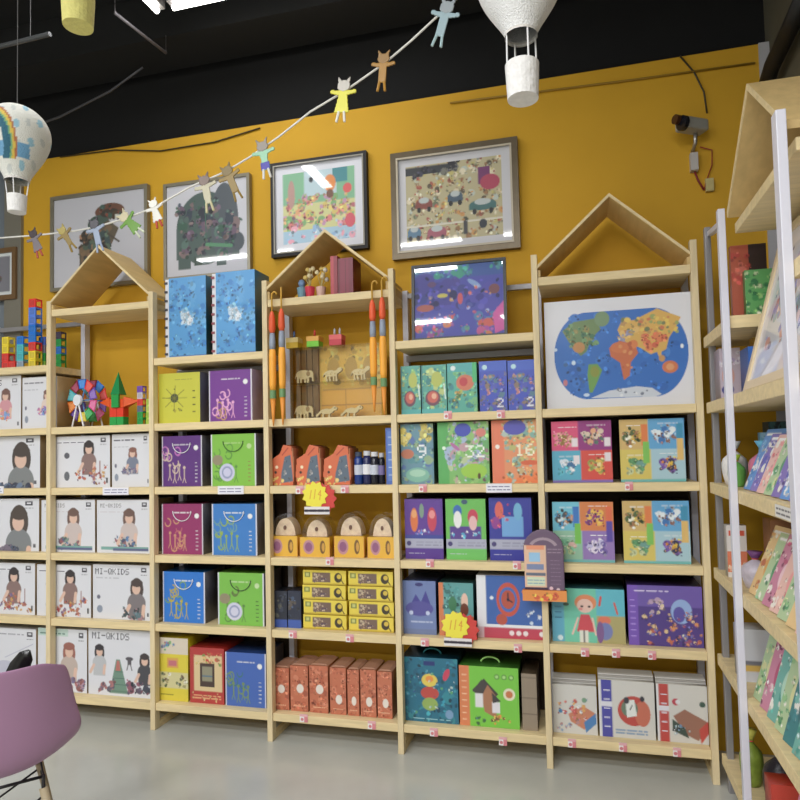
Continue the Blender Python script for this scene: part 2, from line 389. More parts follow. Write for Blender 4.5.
# ------------------------------------------------------------ product builder
YF = .045
def place(x0, x1, ytop, z, Y=YF):
    pm = onY((x0+x1)/2, ytop, Y); ym = ytop+20
    # pixel row of the middle of the thing
    def X(px):
        d = ray(px, ytop); zt = onY(px, ytop, Y)
        d2 = ray(px, ytop+30); zz = onY(px, ytop+30, Y)
        k = (zt.z-(pm.z+z)/2)/(zt.z-zz.z); return zt.x+(zz.x-zt.x)*k
    a, b = X(x0), X(x1); return a, b, pm.z-z
def carton(name, label, cat, group, x0, x1, ytop, z, paint, bg, D=.2, side=None, top=None, Y=YF, handle=None, m=None, cell=.0042, spine=None, rz=0):
    a, b, H = place(x0, x1, ytop, z, Y); W = b-a
    ar = Art(W, H, bg, cell); paint(ar)
    loc = ((a+b)/2, Y, z+.0006)
    side = side or tuple(int(c*.9) for c in bg)
    if handle or spine:
        t = thing(name, label, cat, loc, rz, group)
        slab('body', ar, D, side, m, t, (0, 0, 0), top)
        if handle:
            hc, kind = handle
            if kind == 'front':      # cord handle lying on the front
                pts = [(W*.22*math.cos(q), -.004, H*.86+H*.20*math.sin(q)) for q in np.linspace(PI, 2*PI, 13)]
                MB().tube(pts, .0022, 6).build('handle', plain(hc), t, smooth=True)
            else:
                pts = [(W*.16*math.cos(q), D*.35, H-.003+.026*math.sin(q)) for q in np.linspace(0, PI, 13)]
                MB().tube(pts, .0045, 6).build('handle', plain(hc), t, smooth=True)
        if spine:
            sc1, sc2 = spine; n = 9
            bnd = MB().box((-W/2-.024, .004, .002), (-W/2-.001, .03, H-.003)).build('spine', plain(sc1), t)
            mb = MB()
            for q in range(n):
                zz = H*(q+.5)/n; mb.box((-W/2-.0275, -.0005, zz-.006), (-W/2-.010, .0035, zz+.006))
            mb.build('binding_rings', plain(sc2), t)
        return t
    o = slab(name, ar, D, side, m, None, loc, top); o.rotation_euler.z = rz
    return tag(o, label, cat, group)

WH = (222, 223, 230)
HAIR = (88, 66, 60); DK = (50, 50, 62)
TOYC = [(206, 92, 76), (92, 120, 160), (110, 160, 100), (190, 150, 80), (150, 90, 130)]
def logo(a, u=.88, c=(60, 58, 70)):
    a.rect(u-.045, .05, u+.045, .13, c).rect(u-.025, .07, u+.025, .10, WH).scribble(u-.05, .15, u+.05, .2, 1, c, .003)
def wb_side(a, hair=HAIR, shirt=(120, 122, 128), u=.6, toy=TOYC, big=True, lean=0.02, title=True, seed=3):
    if title: a.text(.04, .07, .11, 'MI-QKIDS'[:max(3, int(.66*a.W/(.11*a.H/7*6)))], DK)
    else: a.scribble(.06, .09, .6, .14, 1, (70, 68, 84), .006, seed)
    a.scribble(.06, .22, .45, .27, 1, (170, 170, 180), .003, seed+1); logo(a)
    wd = a.W > .33; u = u+.1 if wd else u
    a.kid(u, .38 if big else .34, (.13 if big else .10)*(.75 if wd else 1), hair, shirt, lean=lean, toy=toy, seed=seed)
    a.rect(.93, .86, .96, .93, (90, 90, 100)); a.ell(.12, .82, .05, .07, (140, 150, 170)); a.ell(.1, .6, .03, .04, (110, 110, 130))
def wb_kneel(a, seed=3):
    a.scribble(.05, .10, .55, .15, 1, (80, 78, 96), .005, seed); logo(a)
    a.kid(.62, .22, .085, (50, 42, 46), (140, 112, 108), toy=None)
    a.blobs(26, .38, .62, .92, .93, [(196, 96, 60), (206, 160, 90), (180, 110, 90), (120, 100, 140), (170, 60, 70)], .035, seed, .7)
    a.line(.82, .5, .82, .8, .006, (150, 90, 90)); a.ell(.22, .38, .05, .06, (90, 90, 100)); a.ell(.22, .78, .05, .09, (100, 104, 112)); a.rect(.93, .82, .96, .92, (60, 60, 60))
def wb_talk(a, seed=3):
    a.text(.06, .07, .07, 'MI-QKIDS', (96, 92, 96)); logo(a); a.scribble(.06, .2, .5, .25, 1, (200, 190, 196), .003)
    a.kid(.6, .30, .10, (112, 84, 76), (206, 190, 186), toy=[(80, 80, 110), (120, 150, 140), (150, 90, 100), (90, 130, 180)], seed=seed)
    a.rect(.08, .88, .95, .94, (120, 170, 165)); a.rect(.3, .91, .95, .96, (90, 100, 140))
def wb_two(a):
    a.text(.06, .05, .10, 'MI-QKIDS', DK)
    a.kid(.18, .32, .07, (50, 44, 50), (190, 192, 196)); a.kid(.9, .42, .07, (60, 50, 54), (70, 70, 78))
    a.poly([(.45, .45), (.51, .45), (.64, .96), (.34, .96)], (110, 146, 128)); a.poly([(.46, .47), (.5, .47), (.52, .62), (.44, .62)], (190, 110, 100))
    for k in range(4): a.line(.38+.02*k, .93-.1*k, .62-.02*k, .93-.1*k, .003, (60, 96, 90))
    a.blobs(12, .14, .8, .4, .93, [(120, 100, 120), (170, 110, 110), (90, 90, 110)], .04, 5); a.blobs(10, .66, .78, .96, .93, [(60, 66, 84), (150, 90, 110), (90, 80, 100)], .05, 6)
    a.ell(.66, .43, .06, .03, (80, 76, 86)); a.rect(.63, .43, .69, .52, (90, 84, 92)); a.line(.64, .52, .62, .6, .006, (90, 84, 92)); a.line(.68, .52, .7, .6, .006, (90, 84, 92))
def wb_girl(a):
    a.rect(0, 0, .62, .12, (190, 214, 206)).scribble(.05, .06, .55, .1, 1, (70, 110, 96), .006); logo(a)
    a.kid(.64, .32, .11, (156, 96, 84), (196, 178, 168)); a.blobs(14, .55, .8, .95, .95, [(120, 110, 150), (160, 130, 150), (150, 90, 90)], .06, 8)
WG = 'white magnetic-tile boxes printed with children playing'
def white(x0, x1, yt, r, fn, label, D=.2, side=(176, 150, 112)):
    return carton('toy_box', label, 'toy box', WG, x0, x1, yt, ZR[r], fn, WH, D, side=side, top=(206, 206, 212))
white(-32, 21, 377, 1, lambda a: wb_side(a, (120, 84, 76), (214, 150, 160), .62, [(240, 160, 90), (120, 160, 220), (160, 210, 170), (230, 110, 130)], False, seed=11), 'white box with child in pink, leftmost under the coloured block towers')
white(22.5, 57, 377, 1, lambda a: wb_side(a, (120, 84, 76), (226, 206, 196), .72, [(150, 110, 190), (210, 120, 160), (100, 150, 210)], False, title=False, seed=12), 'white box with brown cardboard side showing left of the ferris wheel')
white(-42, 40, 437, 2, lambda a: wb_side(a, (72, 62, 58), (128, 132, 134), .68, [(70, 84, 110), (110, 130, 160), (50, 56, 80)], True, seed=13), 'white box with child leaning over blocks, far left, third shelf board from bottom up by four')['label'] = 'large white box with leaning child, far left, second shelf below the block towers'
white(55, 110, 436, 2, wb_kneel, 'white box with kneeling child, directly below the toy ferris wheel')
white(112, 150, 434, 2, lambda a: wb_side(a, (140, 92, 80), (120, 128, 150), .55, [(90, 100, 140), (190, 180, 180), (130, 110, 140)], False, title=False, seed=15), 'narrow white box with red-haired child, below the green toy rocket')
white(-42, 39, 499, 3, lambda a: wb_side(a, (78, 66, 60), (128, 132, 136), .66, [(70, 84, 110), (120, 110, 130)], True, seed=16), 'large white box with leaning child, far left, middle shelf row')
white(41.5, 95, 500, 3, lambda a: wb_talk(a, 17), 'white box with chatting child, middle row, left one of two beside it')
white(97, 151, 500, 3, lambda a: wb_talk(a, 18), 'white box with chatting child, middle row, beside the magenta case')
white(-20, 35, 563, 4, lambda a: wb_kneel(a, 19), 'white box with kneeling child, far left, above the purple chair')
white(37, 91, 565, 4, lambda a: wb_kneel(a, 20), 'white box with kneeling child behind the first upright, second shelf from floor')
white(93, 151, 565, 4, lambda a: wb_side(a, (76, 62, 60), (126, 118, 122), .66, [(60, 76, 84), (90, 120, 130), (170, 130, 140)], True, seed=21), 'white box with dark-haired leaning child and bold title, beside the bright blue case')
white(-25, 36, 628, 5, lambda a: (a.scribble(.4, .08, .8, .12, 1, (100, 100, 116), .005), logo(a, .9), a.line(.5, .5, .95, .25, .003, (160, 160, 190)), a.ell(.5, .7, .2, .15, (196, 196, 214))), 'white box with faint drawing, bottom shelf at far left behind the chair')
white(38, 87, 629, 5, wb_girl, 'white box with long-haired girl, bottom shelf right behind the purple chair')
white(88.5, 151, 630, 5, wb_two, 'white box showing two children and a green tower, bottom shelf')

# ---- bay C
def sky(a):
    a.blobs(60, 0, 0, 1, 1, [(64, 150, 214), (84, 164, 222), (50, 132, 204), (100, 176, 228)], .09, 4)
    a.blobs(10, .36, .42, .66, .6, [(150, 200, 236), (130, 190, 232)], .1, 9).blobs(12, .38, .44, .6, .58, [(226, 234, 244), (200, 220, 236), (160, 190, 210)], .06, 6)
    a.blobs(10, .2, .1, .6, .4, [(60, 90, 160), (40, 110, 190)], .03, 7).blobs(14, .2, .7, .9, .9, [(50, 100, 180), (30, 80, 160)], .02, 8)
    a.rect(.0, .97, 1, 1, (60, 120, 190))
zc = 1.94
carton('book_case_box', 'tall sky-blue ring-bound case on the top shelf, the left of two', 'case', 'sky-blue ring-bound cases', 169, 206, 277, zc, sky, (72, 156, 218), .16, side=(24, 86, 110), top=(70, 150, 200), spine=((226, 226, 232), (60, 60, 70)))
carton('book_case_box', 'tall sky-blue ring-bound case on the top shelf, the right of two', 'case', 'sky-blue ring-bound cases', 216, 255, 271, zc, sky, (72, 156, 218), .16, side=(24, 86, 110), top=(70, 150, 200), spine=((226, 226, 232), (150, 80, 90)))
def case_art(fig, swirl, dots=(240, 240, 240), ball=None, vtxt=(230, 230, 230)):
    def f(a):
        r = random.Random(int(a.W*1e5)+sum(fig))
        a.rect(0, 0, .025, 1, (225, 225, 235)).rect(.975, 0, 1, 1, (225, 225, 235))
        for k in range(9):
            u, v = r.uniform(.08, .5), r.uniform(.25, .9); a.ring(u, v, .08, .09, .3, swirl if k % 2 else fig, -3.2, r.uniform(0, 3))
        for k in range(4):
            u, v = .2+.12*k, .72+.05*(k % 2); a.circ(u, v-.14, .03, fig); a.line(u, v-.1, u, v+.06, .006, fig); a.line(u, v+.05, u-.04, v+.16, .004, fig); a.line(u, v+.05, u+.04, v+.16, .004, fig)
        if ball: a.ell(.36, .74, .17, .17, ball).ring(.36, .74, .12, .12, .3, (150, 160, 200)).ell(.15, .5, .12, .1, (150, 140, 110))
        a.scribble(.3, .15, .72, .2, 1, dots, .005); a.circ(.85, .24, .05, dots); a.scribble(.83, .5, .88, .94, 6, vtxt, .004)
    return f
CG = 'carrying cases of craft kits with white string handles'
def ccase(x0, x1, yt, r, bg, fn, label, h=(235, 235, 240), D=.2, side=(120, 120, 132)):
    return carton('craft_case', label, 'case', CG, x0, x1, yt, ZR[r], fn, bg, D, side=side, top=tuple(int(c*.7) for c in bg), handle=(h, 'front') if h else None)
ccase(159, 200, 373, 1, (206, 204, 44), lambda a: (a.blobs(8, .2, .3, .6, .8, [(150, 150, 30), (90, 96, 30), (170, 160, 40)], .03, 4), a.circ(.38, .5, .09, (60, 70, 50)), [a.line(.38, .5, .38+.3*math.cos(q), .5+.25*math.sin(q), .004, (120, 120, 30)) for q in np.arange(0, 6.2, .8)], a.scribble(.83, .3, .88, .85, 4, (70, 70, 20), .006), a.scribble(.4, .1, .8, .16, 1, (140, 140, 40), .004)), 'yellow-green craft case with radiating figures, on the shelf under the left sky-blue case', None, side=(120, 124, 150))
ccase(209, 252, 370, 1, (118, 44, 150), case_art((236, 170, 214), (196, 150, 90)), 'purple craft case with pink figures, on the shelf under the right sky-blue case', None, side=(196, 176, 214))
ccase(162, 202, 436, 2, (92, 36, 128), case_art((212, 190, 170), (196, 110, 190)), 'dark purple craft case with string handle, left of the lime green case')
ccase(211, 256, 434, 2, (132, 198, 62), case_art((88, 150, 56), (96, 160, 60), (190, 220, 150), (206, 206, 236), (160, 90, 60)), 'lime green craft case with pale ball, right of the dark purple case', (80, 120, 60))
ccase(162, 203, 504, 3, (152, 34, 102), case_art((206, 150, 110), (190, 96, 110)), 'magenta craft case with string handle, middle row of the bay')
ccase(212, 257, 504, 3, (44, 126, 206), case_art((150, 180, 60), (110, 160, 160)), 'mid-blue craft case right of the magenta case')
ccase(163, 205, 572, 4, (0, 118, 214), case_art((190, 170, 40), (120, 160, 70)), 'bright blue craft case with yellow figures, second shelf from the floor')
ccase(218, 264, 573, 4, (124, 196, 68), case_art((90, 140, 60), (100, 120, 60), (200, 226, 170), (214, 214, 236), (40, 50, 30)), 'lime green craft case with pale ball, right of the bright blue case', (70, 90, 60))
def yel(a):
    a.rect(0, 0, 1, .26, (222, 210, 190)).blobs(8, .15, .05, .85, .2, [(120, 180, 110), (190, 110, 120), (90, 150, 190)], .07, 3)
    a.rect(.3, .32, .68, .48, (222, 168, 70)).rect(.36, .36, .62, .45, (200, 110, 120)); a.rect(0, .55, 1, .8, (214, 206, 150)).blobs(26, .03, .58, .97, .78, [(90, 110, 70), (240, 236, 220), (110, 80, 60), (170, 160, 110)], .05, 5)
    a.scribble(.1, .88, .5, .93, 1, (150, 140, 20), .006)
carton('toy_box', 'slim yellow and white game box, leftmost on the bottom shelf beside the red one', 'toy box', None, 158, 188, 638, ZR[5], yel, (226, 208, 40), .2)
def red(a):
    a.rect(.12, .14, .94, .78, (226, 200, 150)).blobs(20, .1, .1, .9, .3, [(206, 70, 60), (120, 160, 80), (230, 190, 120)], .05, 2)
    a.rect(.3, .28, .72, .7, (76, 56, 50)).rect(.36, .34, .66, .6, (150, 146, 120)).rect(.36, .5, .66, .52, (90, 120, 140)); a.scribble(.12, .84, .9, .93, 2, (230, 170, 120), .006); a.blobs(10, .05, .8, .9, .95, [(120, 160, 90), (220, 200, 140)], .025, 3)
carton('toy_box', 'red game box with tablet picture, between the yellow box and a blue case', 'toy box', None, 190, 224, 648, ZR[5], red, (186, 50, 46), .2)
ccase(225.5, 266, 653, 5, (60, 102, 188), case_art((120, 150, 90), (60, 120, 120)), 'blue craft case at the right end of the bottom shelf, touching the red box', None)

# ---- bay D : house
def at_shelf(x, z, Y, y): return onY(x, y, Y)
def maroon(a): a.rect(0, 0, .12, 1, (110, 22, 44)).rect(.5, 0, .53, 1, (80, 10, 30)).rect(.7, 0, 1, 1, (124, 26, 56))
carton('gift_box', 'narrow red box standing under the middle roof, left of a pair', 'box', 'red boxes under the middle roof', 330.5, 337.5, 256, 2.201, lambda a: a.rect(.5, 0, 1, 1, (150, 40, 60)), (190, 62, 74), .1, Y=.05)
carton('gift_box', 'wider maroon box standing under the middle roof, right of a pair', 'box', 'red boxes under the middle roof', 338, 353, 258, 2.201, maroon, (138, 30, 62), .12, Y=.05)
def pot(x, y, label, potc, Y=.08, flowers=True):
    p = onY(x, y, Y); p.z = 2.2016
    t = thing('craft_pot', label, 'ornament', p)
    MB().lathe([(.018, 0), (.026, .06)], n=14).build('pot', plain(potc), t, smooth=False)
    if flowers:
        r = random.Random(int(x))
        for k in range(7):
            q = (r.uniform(-.03, .03), r.uniform(-.02, .02), r.uniform(.10, .16))
            MB().tube([(0, 0, .055), q], .0018, 5).build('stalk', plain((196, 180, 120)), t)
            MB().lathe([(.0, -.012), (.011, -.006), (.013, .0), (.008, .01), (0, .013)], c=q, n=8, cap=False).build('flower_head', plain([(236, 222, 180), (226, 200, 120), (220, 214, 200)][k % 3]), t, smooth=True)
    else:
        MB().lathe([(0, .055), (.015, .07), (.019, .085), (.012, .1), (0, .104)], n=12, cap=False).build('figure_head', plain((120, 150, 190)), t, smooth=True)
    return t
pot(321, 290, 'pale basket of cream craft flowers left of the red boxes', (226, 190, 180))
pot(310, 291, 'red pot with cream craft flowers under the middle roof', (214, 60, 84), Y=.06)
pot(302, 292, 'small blue-headed figure under the middle roof, leftmost', (120, 160, 180), Y=.06, flowers=False)

# display case with wooden animals
zD = ZR[1]
a0, b0, H0 = place(290, 381, 345, zD, .1); Wd = b0-a0
t = thing('display_case', 'clear acrylic display case with yellow back holding wooden animals', 'display case', ((a0+b0)/2, .1, zD+.0006))
ar = Art(Wd, H0, (248, 206, 84))
ar.blobs(30, .3, .02, .98, .45, [(250, 216, 96), (240, 196, 76), (250, 226, 126)], .07, 4).rect(.28, .60, 1, 1, (246, 188, 56)).rect(.3, .58, .98, .6, (200, 150, 60)).rect(.28, .8, 1, .815, (190, 130, 40)).rect(.55, .6, .56, 1, (196, 140, 50))
for k in range(3): ar.ell(.42+.2*k, .3, .07, .16, (206, 170, 80))
slab('backboard', ar, .006, (200, 160, 60), parent=t, loc=(0, .085, 0))
br = MB(); pw = Wd*.26
for k in range(4):
    for j in range(2):
        zz = .0065+j*H0/2
        br.box((-Wd/2+.006+k*pw/4, .06, zz), (-Wd/2+.002+(k+1)*pw/4, .083, zz+H0/2-.012))
br.build('brown_block_panel', mat('brown_blocks', (134, 106, 74), .6, noise=.12, nscale=20), t)
ac = glass('acrylic', (250, 248, 240), .05)
MB().box((-Wd/2, 0, 0), (Wd/2, .084, .005)).build('case_floor', ac, t)
MB().box((-Wd/2+.003, 0.004, H0/2-.002), (Wd/2-.003, .083, H0/2+.002)).build('middle_shelf', ac, t)
MB().box((-Wd/2, 0, H0-.005), (Wd/2, .084, H0)).build('case_top', ac, t)
MB().box((-Wd/2, 0, .005), (Wd/2, .003, H0-.005)).build('front_pane', ac, t)
for s in (-1, 1): MB().box((s*Wd/2, .003, .005), (s*(Wd/2-.003), .084, H0-.005)).build('side_pane', ac, t)
def animal(kind):
    a = Art(.12, .075, None, .0028); c = (234, 222, 186)
    if kind == 'elephant':
        a.ell(.5, .42, .33, .32, c).ell(.82, .4, .15, .24, c).line(.92, .45, .95, .85, .010, c)
        for u in (.26, .4, .58, .72): a.rect(u-.05, .5, u+.05, 1, c)
        a.ell(.74, .38, .09, .18, (170, 140, 96)); a.line(.19, .4, .12, .7, .004, c)
    elif kind == 'lizard':
        a.ell(.5, .6, .3, .18, c).ell(.85, .42, .12, .15, c).line(.25, .6, .02, .9, .011, c).line(.7, .55, .82, .42, .018, c)
        for u in (.36, .64): a.line(u, .6, u-.04, .98, .010, c)
        a.ell(.88, .38, .03, .05, (80, 60, 40))
    else:
        a.ell(.45, .45, .3, .22, c).ell(.84, .22, .11, .15, c).line(.66, .42, .82, .25, .02, c)
        for u in (.24, .38, .56, .68): a.line(u, .5, u+.02, .98, .009, c)
        a.line(.16, .42, .08, .65, .004, c); a.blobs(6, .25, .3, .7, .55, [(200, 170, 120)], .03, 3)
    return a
AG = 'wooden animal figures in the display case'
mid = zD+.0006+H0/2+.0022
for k, (x, lvl, kd, lab) in enumerate([(303, 0, 'elephant', 'pale wooden elephant at lower left of the clear display case'), (304, 1, 'elephant', 'pale wooden elephant at upper left of the clear display case'),
        (327, 0, 'lizard', 'pale wooden lizard low in the middle of the display case'), (352, 0, 'lizard', 'pale wooden lizard at lower right of the display case'),
        (333, 1, 'deer', 'pale wooden deer at upper middle of the display case'), (361, 1, 'deer', 'pale wooden deer at upper right of the display case')]):
    p = onY(x, 400, .125); o = slab('wooden_animal', animal(kd), .016, (196, 170, 120), loc=(p.x, .118, (mid if lvl else zD+.0062)))
    tag(o, lab, 'toy animal', AG)
for x, c1, c2, lab, n in ((295, (240, 220, 150), (226, 190, 60), 'yellow toy cake with blue candle on the display case', 1), (315.5, (236, 180, 90), (130, 214, 70), 'green toy cake with red candle on the display case', 1), (338, (232, 110, 110), (206, 70, 84), 'red toy cake with two pale candles on the display case', 2)):
    p = onY(x, 345, .15); t = thing('toy_cake', lab, 'toy cake', (p.x, .142, zD+.0006+H0+.0006), group='toy cakes on the display case')
    MB().box((-.033, -.03, 0), (.033, .03, .03)).build('cake_layer', plain(c2), t); MB().box((-.034, -.031, .0302), (.034, .031, .055)).build('icing', plain(c1), t)
    for q in range(n): MB().lathe([(.006, .055), (.006, .085), (.001, .095)], c=((q-(n-1)/2)*.028, 0, 0), n=8).build('candle', plain([(90, 120, 170), (210, 70, 60), (200, 200, 210)][1 if 'green' in lab else (2 if n == 2 else 0)]), t, smooth=True)
def umb(x, ytop, ybot, lab, Y=-.02, hook=True):
    pt, pb = onY(x, ytop, Y), onY(x, ybot, Y); L = pt.z-pb.z
    t = thing('folded_umbrella', lab, 'umbrella', (pb.x, Y, pb.z), group='folded orange toy umbrellas on the middle house bay')
    top = L-.03
    hk = [(0, 0, L*.80), (0, 0, top)] + [(.014-.014*math.cos(q), 0, top+.02*math.sin(q)) for q in np.linspace(.3, 2.9, 8)] if hook else [(0, 0, L*.8), (0, 0, L)]
    MB().tube(hk, .0045, 8).build('handle', plain((206, 160, 60)), t, smooth=True)
    MB().lathe([(.010, L*.68), (.017, L*.71), (.015, L*.80), (.007, L*.84)], n=12).build('collar', plain((240, 100, 60)), t, smooth=True)
    MB().lathe([(.0145, L*.56), (.016, L*.6), (.013, L*.68)], n=12).build('band', plain((150, 160, 176)), t, smooth=True)
    MB().lathe([(.014, L*.26), (.017, L*.3), (.018, L*.5), (.015, L*.56)], n=12).build('canopy', plain((250, 176, 66)), t, smooth=True)
    MB().lathe([(.016, L*.20), (.016, L*.26)], n=12).build('strap', plain((110, 150, 100)), t)
    MB().lathe([(.003, 0), (.007, L*.06), (.014, L*.20)], n=10).build('tip', plain((232, 150, 60)), t, smooth=True)
umb(273.5, 290, 426, 'orange folded toy umbrella hanging at left edge, outer one'); umb(283, 287, 425, 'orange folded toy umbrella hanging at left edge, inner one', hook=False)
umb(374.5, 279, 412, 'orange folded toy umbrella hanging at right edge, inner one'); umb(384.5, 275, 415, 'orange folded toy umbrella hanging at right edge, outer one')

# D row 2
def crab(W, H):
    a = Art(W, H, None, .003)
    a.poly([(.55, 0), (.9, .05), (1, .7), (.95, 1), (.05, 1), (0, .75), (.05, .35), (.38, .22)], (222, 108, 62))
    a.poly([(.6, .3), (.85, .25), (.95, .9), (.4, .95), (.45, .7)], (92, 110, 128)); a.blobs(8, .5, .4, .9, .95, [(70, 84, 104), (150, 150, 150)], .05, 5)
    a.blobs(8, .05, .75, .6, .98, [(232, 190, 90), (240, 214, 130)], .07, 4); a.line(.5, .25, .75, .08, .006, (180, 60, 40)); a.circ(.25, .55, .04, (250, 230, 190)); a.line(.95, .1, 1, .8, .006, (170, 110, 70)); a.circ(.2, .68, .035, (60, 40, 30)); return a
for x0, x1, lab in ((271, 294, 'orange cut-out dragon box, leftmost of three in a row'), (295.5, 321, 'orange cut-out dragon box, middle of three in a row'), (323, 351, 'orange cut-out dragon box, rightmost of three beside the small jars')):
    a_, b_, H = place(x0, x1, 445, ZR[2]); o = slab('dragon_box', crab(b_-a_, H), .12, (150, 84, 56), loc=((a_+b_)/2, YF, ZR[2]+.0006)); tag(o, lab, 'toy box', 'orange dragon boxes')
def jar(x, yt, r, lab, body, lid, rad=.022, Y=.07, band=(200, 206, 220)):
    p = onY(x, yt, Y); H = p.z-ZR[r]; t = thing('jar', lab, 'jar', (p.x, Y, ZR[r]+.0006), group='small dark jars')
    MB().lathe([(rad*.9, 0), (rad, .008), (rad, H*.78), (rad*.7, H*.86)], n=16).build('jar_body', plain(body, .25), t, smooth=True)
    MB().lathe([(rad+.0006, H*.3), (rad+.0006, H*.6)], n=16, cap=False).build('label_band', plain(band), t, smooth=True)
    MB().lathe([(rad*.78, H*.861), (rad*.78, H)], n=16).build('lid', plain(lid), t)
jar(358.5, 452, 2, 'small navy jar just right of the dragon boxes', (30, 60, 130), (60, 70, 90)); jar(367, 451, 2, 'small navy jar with white lid, second from the dragon boxes', (40, 44, 90), (210, 214, 220), band=(230, 230, 236))
jar(374.5, 452, 2, 'small black jar with white lid, third from the dragon boxes', (24, 26, 40), (220, 220, 224)); jar(381.5, 453, 2, 'small black jar beside the upright blue box', (24, 26, 40), (190, 190, 196), rad=.016, band=(120, 110, 160))
carton('toy_box', 'slim upright blue box at the right end, beside the small jars', 'toy box', None, 386, 395, 428, ZR[2], lambda a: a.rect(.2, .06, .8, .94, (90, 130, 206)).scribble(.3, .1, .7, .9, 6, (190, 210, 240), .004), (72, 108, 190), .16)

# burst-shaped price signs
def burst(x, y, rpx, lab, cells=.0025, Y=-.018):
    p = onY(x, y, Y); k = (onY(x+10, y, Y).x-p.x)/10; W = rpx*2.5*k; H = rpx*2.3*k
    t = thing('price_sign', lab, 'price sign', (p.x, Y, p.z-H/2), group='yellow and red starburst price signs')
    def star(a, cu, cv, ru, rv, c, n=11):
        pts = []
        for i in range(n*2):
            q = PI*i/n; s = 1 if i % 2 == 0 else .8; pts.append((cu+ru*s*math.cos(q), cv+rv*s*math.sin(q)))
        a.poly(pts, c)
    a = Art(W, H, None, cells); star(a, .64, .52, .36, .46, (216, 50, 40)); slab('red_burst', a, .002, (190, 40, 30), parent=t, loc=(0, .003, 0))
    a = Art(W, H, None, cells); star(a, .38, .42, .38, .42, (246, 232, 40)); a.line(.28, .28, .24, .52, .004, (226, 150, 30)).line(.4, .26, .36, .52, .004, (226, 150, 30)).line(.54, .3, .48, .4, .004, (226, 150, 30)).line(.48, .4, .56, .42, .004, (226, 150, 30)).line(.55, .28, .52, .55, .004, (226, 150, 30))
    slab('yellow_burst', a, .002, (226, 210, 30), parent=t)
    a = Art(W*.72, H*.22, (232, 226, 226), cells); a.scribble(.04, .15, .96, .9, 1, (40, 30, 50), .012, int(x)); slab('name_strip', a, .002, parent=t, loc=(-.06*W, -.0035, H*.03))
    MB().box((.0, .0055, H*.55), (.006, -Y-.0005, H*.58)).build('clip', plain((200, 200, 200)), t)
burst(319, 498, 14, 'yellow and red starburst price sign hanging above the clear domed packs')
burst(460, 629, 15.5, 'yellow and red starburst price sign at the left of the clock box')

# D row 3 domes
def dome(x0, x1, yt, lab):
    a_, b_, H = place(x0, x1, yt, ZR[3], YF+.03); W = b_-a_; t = thing('domed_pack', lab, 'toy pack', ((a_+b_)/2, YF, ZR[3]+.0006), group='yellow packs with clear domes')
    hb = H*.47; ar = Art(W, hb, (238, 184, 40), .003)
    ar.ell(.3, .5, .18, .36, (196, 140, 150)).ell(.3, .5, .12, .24, (150, 90, 130)).ell(.76, .5, .09, .34, (120, 84, 40)).ell(.78, .5, .05, .22, (214, 160, 60)).rect(0, 0, .02, 1, (200, 120, 30)).rect(.98, 0, 1, 1, (200, 120, 30)); slab('base_box', ar, .13, (232, 176, 40), parent=t)
    n = 16; rad = W*.44; hd = H-hb-.004; zc_ = hb+.001
    inner = [(rad*.78*math.cos(q), zc_+hd*.78*math.sin(q)) for q in np.linspace(0, PI, n)]
    MB().prism(inner, .03, .1).build('wooden_puzzle', mat('peach_wood', (250, 220, 186), .5, noise=.15, nscale=40), t)
    MB().prism([(rad*.1*math.cos(q), zc_+hd*.35+hd*.1*math.sin(q)) for q in np.linspace(0, 2*PI, 12, endpoint=False)], .022, .0295).build('puzzle_knob', plain((120, 80, 60)), t)
    out = [(rad*math.cos(q), zc_+hd*math.sin(q)) for q in np.linspace(0, PI, 24)]
    MB().prism(out, .008, .125).build('clear_dome', glass('dome_plastic', (250, 250, 252), .07, .1), t)
dome(271, 300, 513, 'yellow pack with clear dome, leftmost, beside the upright'); dome(302, 332, 515, 'yellow pack with clear dome under the starburst sign, second from left')
dome(336, 366, 512, 'yellow pack with clear dome, third from left'); dome(369, 396, 513, 'yellow pack with clear dome, rightmost, beside the upright')

# D row 4
carton('pouch_pack', 'dark pouch pack with blue base, left end beside the yellow game stacks', 'toy pack', 'dark pouch packs', 274, 287, 591, ZR[4], lambda a: a.rect(0, .78, 1, 1, (50, 84, 170)).blobs(10, 0, .1, 1, .7, [(60, 70, 90), (24, 28, 40), (90, 90, 80)], .2, 2), (36, 42, 58), .1)
carton('pouch_pack', 'dark pouch pack with blue base, touching the left yellow game stack', 'toy pack', 'dark pouch packs', 288, 301, 591, ZR[4], lambda a: a.rect(0, .78, 1, 1, (60, 94, 180)).blobs(10, 0, .1, 1, .7, [(70, 90, 120), (24, 28, 40), (100, 90, 80)], .2, 3), (44, 50, 70), .1)
def gamebox(a):
    a.rect(0, .9, 1, 1, (200, 170, 30)); a.rect(.04, .14, .17, .5, (130, 140, 60)).rect(.07, .2, .14, .42, (206, 206, 120)); a.rect(.22, .16, .64, .84, (120, 96, 84)).blobs(14, .24, .2, .62, .8, [(170, 140, 120), (90, 70, 90), (200, 180, 150)], .035, 3)
    a.ell(.82, .5, .09, .34, (60, 50, 34)).ell(.84, .42, .05, .16, (220, 190, 60)).line(.9, .7, .94, .9, .005, (80, 60, 30))
lev = ['bottom', 'second from bottom', 'second from top', 'top']
hb = (onY(325, 570, YF).z-ZR[4])/4
for (x0, x1, side_) in ((303, 346, 'left'), (348.5, 393, 'right')):
    a_, b_, _ = place(x0, x1, 570, ZR[4])
    for k in range(4):
        ar = Art(b_-a_, hb-.003, (236, 212, 60), .003); gamebox(ar)
        o = slab('game_box', ar, .2, (230, 200, 50), loc=((a_+b_)/2+[0, .002, -.002, .001][k], YF+[0, .003, .001, .002][k], ZR[4]+.0006+k*hb)); tag(o, 'yellow game box, %s of the %s-hand stack of four' % (lev[k], side_), 'game box', 'stacked yellow game boxes')
